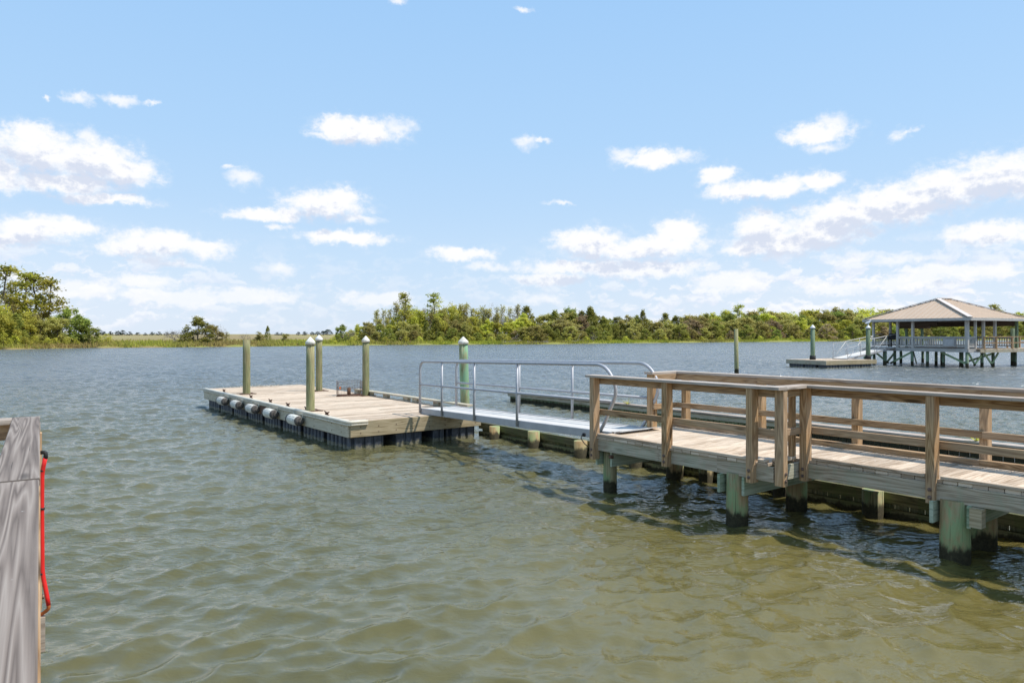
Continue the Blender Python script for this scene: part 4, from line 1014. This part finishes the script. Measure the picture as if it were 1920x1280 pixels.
# ------------------------------------------------------------------ water: a real wave surface
def wave_surface():
    nr_az = 1000
    az = np.linspace(R(-62), R(62), nr_az, dtype=np.float32)
    rad = [1.2]
    while rad[-1] < 420:
        r = rad[-1]; rad.append(r + max(.016, min(r * r * .00075, .060 + max(0, r - 28) * .0030, 1.2)))
    rad = np.array(rad, np.float32)
    A, Rr = np.meshgrid(az, rad)
    X = (Rr * np.sin(A)).astype(np.float32); Y = (Rr * np.cos(A)).astype(np.float32)
    dr = np.gradient(rad)[:, None].astype(np.float32)
    lost = np.zeros((len(rad), 1), np.float32); Zz = np.zeros_like(X); DX = np.zeros_like(X); DY = np.zeros_like(X); slope = 0
    g = np.random.default_rng(5)
    comps = []
    for lam, n, sl in ((2.4, 5, .012), (1.5, 8, .022), (.90, 12, .055), (.55, 14, .115), (.36, 18, .150), (.23, 18, .110), (.14, 14, .055)):
        for _ in range(n):
            l = lam * math.exp(g.normal(0, .22)); th = R(-66) + g.normal(0, R(30) if lam > .5 else R(42)); s = sl * math.sqrt(2.0 / n) * g.uniform(.6, 1.3)
            comps.append((l, th, s, g.uniform(0, math.tau)))
    # gusts roughen the water in slow patches
    gx = np.sin(X * .21 + 1.3 * np.sin(Y * .13)) * np.cos(Y * .17 + .9 * np.sin(X * .11 + 2)); gust = (1.0 + .22 * gx).astype(np.float32)
    for l, th, s, ph in comps:
        k = math.tau / l; dx, dy = math.cos(th), math.sin(th); a = s / k
        kp = np.clip((l / dr - 2.0) / 1.6, 0, 1); keep = kp * gust; lost += (s * s * .5 * (1 - kp ** 2)).astype(np.float32)
        arg = (k * (dx * X + dy * Y) + ph + .5 * np.sin(.31 * X * dy - .27 * Y * dx + ph)).astype(np.float32)
        sn, cs = np.sin(arg), np.cos(arg)
        Zz += a * keep * sn; DX += dx * a * keep * cs; DY += dy * a * keep * cs
    X += 1.0 * DX; Y += 1.0 * DY
    nv = X.size; n0, n1 = X.shape
    co = np.stack([X, Y, Zz], -1).reshape(-1, 3)
    idx = np.arange(nv, dtype=np.int32).reshape(n0, n1)
    q = np.stack([idx[:-1, :-1], idx[:-1, 1:], idx[1:, 1:], idx[1:, :-1]], -1).reshape(-1, 4)[:, ::-1]
    # flat water all round the finely waved fan
    ring = []
    def ap(p): ring.append(p); return nv + len(ring) - 1
    extra = []
    outer = [ap((420 * math.sin(a), 420 * math.cos(a), 0)) for a in np.linspace(R(-62), R(62), 40)]
    far = [ap((3000 * math.sin(a), 3000 * math.cos(a), 0)) for a in np.linspace(R(-62), R(62), 40)]
    for i in range(39): extra.append((outer[i], far[i], far[i + 1], outer[i + 1]))
    b0 = [ap((r * math.sin(a), r * math.cos(a), 0)) for r in (1.0, 3000) for a in np.linspace(R(62), R(298), 40)]
    for i in range(39): extra.append((b0[i], b0[40 + i], b0[41 + i], b0[i + 1]))
    ca = ap((0, 0, 0)); cc = [ap((1.25 * math.sin(a), 1.25 * math.cos(a), -.02)) for a in np.linspace(0, math.tau, 40)]
    co = np.concatenate([co, np.array(ring, np.float32)])
    me = bpy.data.meshes.new('water'); tri = [(ca, cc[i + 1], cc[i]) for i in range(39)]
    nq = len(q) + len(extra)
    me.vertices.add(len(co)); me.vertices.foreach_set('co', co.astype(np.float32).ravel())
    loops = np.concatenate([q.ravel(), np.array(extra, np.int32).ravel(), np.array(tri, np.int32).ravel()])
    me.loops.add(len(loops)); me.loops.foreach_set('vertex_index', loops.astype(np.int32))
    starts = np.concatenate([np.arange(nq) * 4, nq * 4 + np.arange(len(tri)) * 3]).astype(np.int32)
    tot = np.concatenate([np.full(nq, 4), np.full(len(tri), 3)]).astype(np.int32)
    me.polygons.add(nq + len(tri)); me.polygons.foreach_set('loop_start', starts); me.polygons.foreach_set('loop_total', tot)
    me.polygons.foreach_set('use_smooth', np.ones(nq + len(tri), bool))
    me.update(calc_edges=True)
    at = me.attributes.new('chop', 'FLOAT', 'POINT'); lv = np.concatenate([np.repeat(np.sqrt(lost[:, 0]), n1), np.full(len(ring), float(np.sqrt(lost[-1, 0])))]).astype(np.float32); at.data.foreach_set('value', lv)
    return me
me = wave_surface()
mw, t, b, out = material('murky creek water')
geo = t.new('ShaderNodeNewGeometry').outputs['Position']
sil = t.noise(t.vmath('MULTIPLY', geo, (.22, .22, .2)), 1, 4, .6)
xyz = t.new('ShaderNodeSeparateXYZ'); t.put(xyz.inputs[0], geo)
near_tint = t.math('MULTIPLY', t.smooth(t.math('ADD', xyz.outputs[0], t.math('MULTIPLY', sil, 3.0)), -.5, 4.5), t.smooth(t.math('ADD', xyz.outputs[1], t.math('MULTIPLY', sil, 4.0)), 15, 7))   # lighter, yellower water colour beside the boardwalk
deep = t.mix(t.smooth(t.math('ADD', xyz.outputs[1], t.math('MULTIPLY', sil, 8.0)), 8, 50), t.ramp(sil, [(.3, (.088, .080, .024)), (.7, (.120, .106, .034))]), t.ramp(sil, [(.3, (.112, .122, .116)), (.7, (.140, .150, .138))]))  # paler with distance: silvery sky sheen put into the far water colour, not depth
col = t.mix(near_tint, deep, t.ramp(sil, [(.3, (.125, .102, .030)), (.7, (.170, .140, .046))]))
t.put(b.inputs['Base Color'], col)
b.inputs['Subsurface Weight'].default_value = .5; b.inputs['Subsurface Radius'].default_value = (1.0, .9, .5); b.inputs['Subsurface Scale'].default_value = .16; b.subsurface_method = 'BURLEY'
b.inputs['IOR'].default_value = 1.58; b.inputs['Specular IOR Level'].default_value = .5
chop = t.new('ShaderNodeAttribute', attribute_name='chop').outputs['Fac']      # slope of the ripples finer than the mesh
puff = t.noise(t.vmath('MULTIPLY', geo, (.035, .16, 0)), 1, 5, .65)
rough = t.math('ADD', .035, t.math('MULTIPLY', t.math('MULTIPLY', chop, 1.2), t.math('ADD', .4, puff)))
t.put(b.inputs['Roughness'], rough)
rn = t.noise(t.vmath('ADD', t.vmath('MULTIPLY', geo, (5.5, 8.5, 5.5)), t.vmath('MULTIPLY', geo, (0, 0, 20))), 1, 4, .55, .4)
rid = t.math('SUBTRACT', 1.0, t.math('ABSOLUTE', t.math('MULTIPLY', t.math('SUBTRACT', rn, .5), 4.0)))
bn = t.math('ADD', t.math('MULTIPLY', rid, t.math('ADD', .3, puff)), t.math('MULTIPLY', t.noise(t.vmath('MULTIPLY', geo, (15, 21, 15)), 1, 3, .6), .5))
bf = t.noise(t.vmath('MULTIPLY', geo, (.9, 2.1, 1)), 1, 4, .65)
bp = t.new('ShaderNodeBump'); bp.inputs['Strength'].default_value = .8; bp.inputs['Distance'].default_value = .0035; t.put(bp.inputs['Height'], bn)
bp2 = t.new('ShaderNodeBump'); bp2.inputs['Strength'].default_value = 1; bp2.inputs['Distance'].default_value = 1
t.put(bp2.inputs['Height'], t.math('MULTIPLY', bf, t.math('MULTIPLY', chop, 1.5))); t.put(bp2.inputs['Normal'], bp.outputs[0]); t.put(b.inputs['Normal'], bp2.outputs[0])
me.materials.append(mw); o = bpy.data.objects.new('water', me); COL.objects.link(o); o['kind'] = 'structure'

# ------------------------------------------------------------------ sky, sun
SUN = V((.57, -.09, 1.0)).normalized()
el = math.asin(SUN.z)
wd = bpy.data.worlds.new('World'); SC.world = wd; wd.use_nodes = True
t = NT(wd.node_tree); t.n.clear()
wo = t.new('ShaderNodeOutputWorld'); bg = t.new('ShaderNodeBackground'); t.l.new(bg.outputs[0], wo.inputs[0])
sky = t.new('ShaderNodeTexSky', sky_type='NISHITA'); sky.sun_disc = False; sky.sun_elevation = el; sky.sun_rotation = R(99)
sky.air_density = 1.0; sky.dust_density = .6; sky.ozone_density = 1.0
d = t.new('ShaderNodeTexCoord').outputs['Generated']
sep = t.new('ShaderNodeSeparateXYZ'); t.put(sep.inputs[0], d)
AZ = t.math('ARCTAN2', sep.outputs[0], sep.outputs[1]); EL = t.math('ARCSINE', sep.outputs[2])
cmb = t.new('ShaderNodeCombineXYZ'); t.put(cmb.inputs[0], AZ); t.put(cmb.inputs[1], EL)
base = cmb.outputs[0]
CL = [  # cumulus banks: azimuth and elevation come from where each bank hangs in the sky (photo units), size likewise
 (75, 285, 100, 42), (180, 305, 95, 42), (235, 322, 62, 28), (120, 345, 110, 20), (195, 374, 86, 11), (60, 250, 45, 22), (5, 330, 45, 30), (170, 262, 22, 26),
 (70, 428, 92, 26), (130, 428, 48, 18), (30, 446, 70, 18), (300, 456, 100, 24), (385, 464, 52, 18), (235, 462, 55, 14), (330, 496, 48, 8), (278, 487, 40, 7),
 (145, 181, 30, 10), (222, 189, 30, 11), (282, 193, 18, 5), (80, 180, 6, 7), (458, 333, 36, 17), (430, 316, 22, 5),
 (610, 384, 78, 28), (640, 372, 45, 20), (495, 400, 72, 13), (670, 412, 52, 9), (645, 445, 86, 12), (525, 424, 24, 6),
 (675, 246, 82, 24), (625, 238, 36, 20), (740, 236, 38, 15), (600, 256, 30, 7), (985, 268, 25, 12), (1015, 264, 20, 4), (1050, 381, 28, 5),
 (1225, 299, 58, 17), (1170, 288, 28, 16), (1275, 294, 42, 13), (1535, 248, 66, 21), (1562, 226, 34, 17), (1540, 277, 36, 12), (1686, 250, 22, 14), (1703, 242, 18, 7),
 (1345, 328, 36, 20), (1440, 352, 92, 20), (1540, 340, 48, 17), (1380, 362, 60, 14),
 (1870, 330, 105, 42), (1780, 352, 95, 38), (1680, 382, 110, 38), (1600, 400, 110, 28), (1950, 330, 110, 46),
 (1430, 425, 58, 32), (1470, 455, 110, 26), (1545, 430, 95, 30), (1400, 470, 55, 12),
 (1275, 435, 48, 28), (1235, 462, 90, 20), (1105, 450, 68, 24), (1160, 472, 100, 16), (1855, 438, 95, 24),
 (1100, 500, 130, 14), (1200, 505, 120, 16), (865, 474, 62, 13), (915, 497, 42, 9), (525, 502, 34, 12), (1030, 522, 70, 12), (1010, 560, 60, 10),
 (1370, 528, 70, 20), (1600, 482, 60, 9), (1680, 490, 60, 10), (1800, 510, 110, 16), (1700, 530, 80, 16), (1560, 540, 70, 12),
 (150, 545, 70, 18), (275, 528, 60, 14), (330, 556, 120, 16), (480, 556, 90, 14), (60, 520, 60, 10), (710, 560, 70, 14), (745, 4, 18, 9), (985, 15, 18, 6)]
def dirs(cx, cy, rx, ry):
    x = (cx - CX) / F; a = math.atan(x); e = math.atan((HY - cy) / F * math.cos(a)); ca = math.cos(a)
    return a, e, rx / F * ca * ca, ry / F * ca * math.cos(e)
def field(vec, lst):
    acc = None
    for c in lst:
        a, e, ra, re = dirs(*c)
        v = t.vmath('MULTIPLY_ADD', vec, (1 / ra, 1 / re, 0), (-a / ra, -e / re, 0)); l = t.vmath('LENGTH', v)
        if acc is None: acc = l
        else:
            nd = t.new('ShaderNodeMath', operation='SMOOTH_MIN'); t.put(nd.inputs[0], acc); t.put(nd.inputs[1], l); nd.inputs[2].default_value = .22; acc = nd.outputs[0]
    return acc
ns = t.new('ShaderNodeTexNoise'); t.put(ns.inputs['Vector'], t.vmath('MULTIPLY', base, (1, 1.25, 0))); ns.inputs['Scale'].default_value = 26; ns.inputs['Detail'].default_value = 7; ns.inputs['Roughness'].default_value = .62
warp = t.vmath('MULTIPLY', t.vmath('SUBTRACT', ns.outputs['Color'], (.5, .5, .5)), (.050, .030, 0))
ns2 = t.new('ShaderNodeTexNoise'); t.put(ns2.inputs['Vector'], base); ns2.inputs['Scale'].default_value = 110; ns2.inputs['Detail'].default_value = 5; ns2.inputs['Roughness'].default_value = .6
warp = t.vmath('ADD', warp, t.vmath('MULTIPLY', t.vmath('SUBTRACT', ns2.outputs['Color'], (.5, .5, .5)), (.009, .008, 0)))
pos = t.vmath('ADD', base, warp)
wisps = [c for c in CL if c[2] * c[3] < 620]; banks = [c for c in CL if c[2] * c[3] >= 620]
f1 = field(pos, banks); fw = field(pos, wisps); big = [c for c in CL if c[2] * c[3] > 1500]; f2 = field(t.vmath('ADD', pos, (.006, .020, 0)), big)
er = t.noise(t.vmath('MULTIPLY', base, (1, 1.4, 0)), 55, 8, .66)
er2 = t.noise(t.vmath('MULTIPLY', t.vmath('ADD', base, (.006, .009, 0)), (1, 1.4, 0)), 55, 5, .6)
ero = t.math('MULTIPLY', t.math('SUBTRACT', er, .5), 1.5)
dens = t.math('ADD', t.math('SUBTRACT', 1.0, f1), ero)
veil = t.math('MULTIPLY', t.smooth(t.math('ADD', t.math('SUBTRACT', 1.0, f1), t.math('MULTIPLY', ero, 1.2)), -.55, .35), .26)
thin = t.smooth(t.math('ADD', t.math('SUBTRACT', 1.0, fw), ero), -.40, .95, 0, .85)
alpha = t.math('MULTIPLY', t.math('MAXIMUM', t.math('MAXIMUM', t.smooth(dens, -.34, .46, 0, .97), thin), veil), t.smooth(EL, .01, .13, .62, 1))
# low haze of small clouds towards the horizon
lowv = t.vmath('MULTIPLY', t.vmath('ADD', base, t.vmath('MULTIPLY', warp, (.6, .6, 0))), (1, 1.9, 0))
ln_ = t.noise(lowv, 26, 8, .60)
ln2_ = t.noise(t.vmath('ADD', lowv, (.002, .010, 0)), 26, 6, .60)
band = t.math('MULTIPLY', t.smooth(EL, -.01, .02), t.smooth(EL, .06, .14, 1, 0))
side = t.math('ADD', .64, t.math('MULTIPLY', t.math('SINE', t.math('ADD', t.math('MULTIPLY', AZ, 5.2), -.9)), .36))
la = t.math('MULTIPLY', t.math('MULTIPLY', t.smooth(ln_, .46, .58), band), t.math('MULTIPLY', side, .85))
# sunlit tops, greyer undersides
lump = t.math('MULTIPLY', t.math('SUBTRACT', er, er2), 3.0)
shade = t.smooth(t.math('ADD', t.math('SUBTRACT', 1.0, f2), t.math('MULTIPLY', lump, .7)), .0, .75)
ccol = t.mix(shade, (7.35, 7.35, 7.5), (5.1, 5.5, 6.45))
grad = t.ramp(t.math('DIVIDE', EL, 1.3, clamp=True), [(0, (.65, .785, .965)), (.08, (.56, .755, .985)), (.20, (.455, .70, 1.0)), (.36, (.37, .635, .99)), (.9, (.25, .48, .88))])
grad = t.vmath('MULTIPLY', grad, (7.3, 7.3, 7.3))
skc = t.mix(.88, sky.outputs[0], grad)
skc = t.mix(t.math('MULTIPLY', t.smooth(EL, .19, .0), t.math('MULTIPLY', side, .45)), skc, (6.5, 6.8, 7.35))
lcol = t.mix(t.smooth(t.math('SUBTRACT', ln_, ln2_), -.06, .10), (6.1, 6.4, 7.2), (7.25, 7.3, 7.5))
mx1 = t.mix(la, skc, lcol); mx2 = t.mix(alpha, mx1, ccol)
t.put(bg.inputs[0], mx2); bg.inputs[1].default_value = .10
wd.cycles.sampling_method = 'MANUAL'; wd.cycles.sample_map_resolution = 512

ld_ = bpy.data.lights.new('sun', 'SUN'); ld_.energy = 3.6; ld_.angle = R(.53); ld_.color = (1.0, .955, .89)
lo = bpy.data.objects.new('sun', ld_); COL.objects.link(lo); lo.rotation_euler = (-SUN).to_track_quat('-Z', 'Y').to_euler(); lo.location = (30, 0, 60)

# ------------------------------------------------------------------ camera
cam = bpy.data.cameras.new('camera'); cam.sensor_width = 36; cam.lens = 36 * F / 1920; cam.clip_start = .05; cam.clip_end = 9000
cam.shift_y = -(640 - HY) / 1920.0
co = bpy.data.objects.new('camera', cam); COL.objects.link(co); co.location = (0, 0, EYE); co.rotation_euler = (R(90), 0, 0); SC.camera = co
SC.view_settings.view_transform = 'Standard'; SC.view_settings.look = 'None'; SC.view_settings.exposure = 0.47; SC.view_settings.gamma = 1
SC.cycles.max_bounces = 6; SC.cycles.diffuse_bounces = 3; SC.cycles.glossy_bounces = 4; SC.cycles.transmission_bounces = 4; SC.cycles.transparent_max_bounces = 4
SC.cycles.use_denoising = True
SC.cycles.sample_clamp_indirect = 8
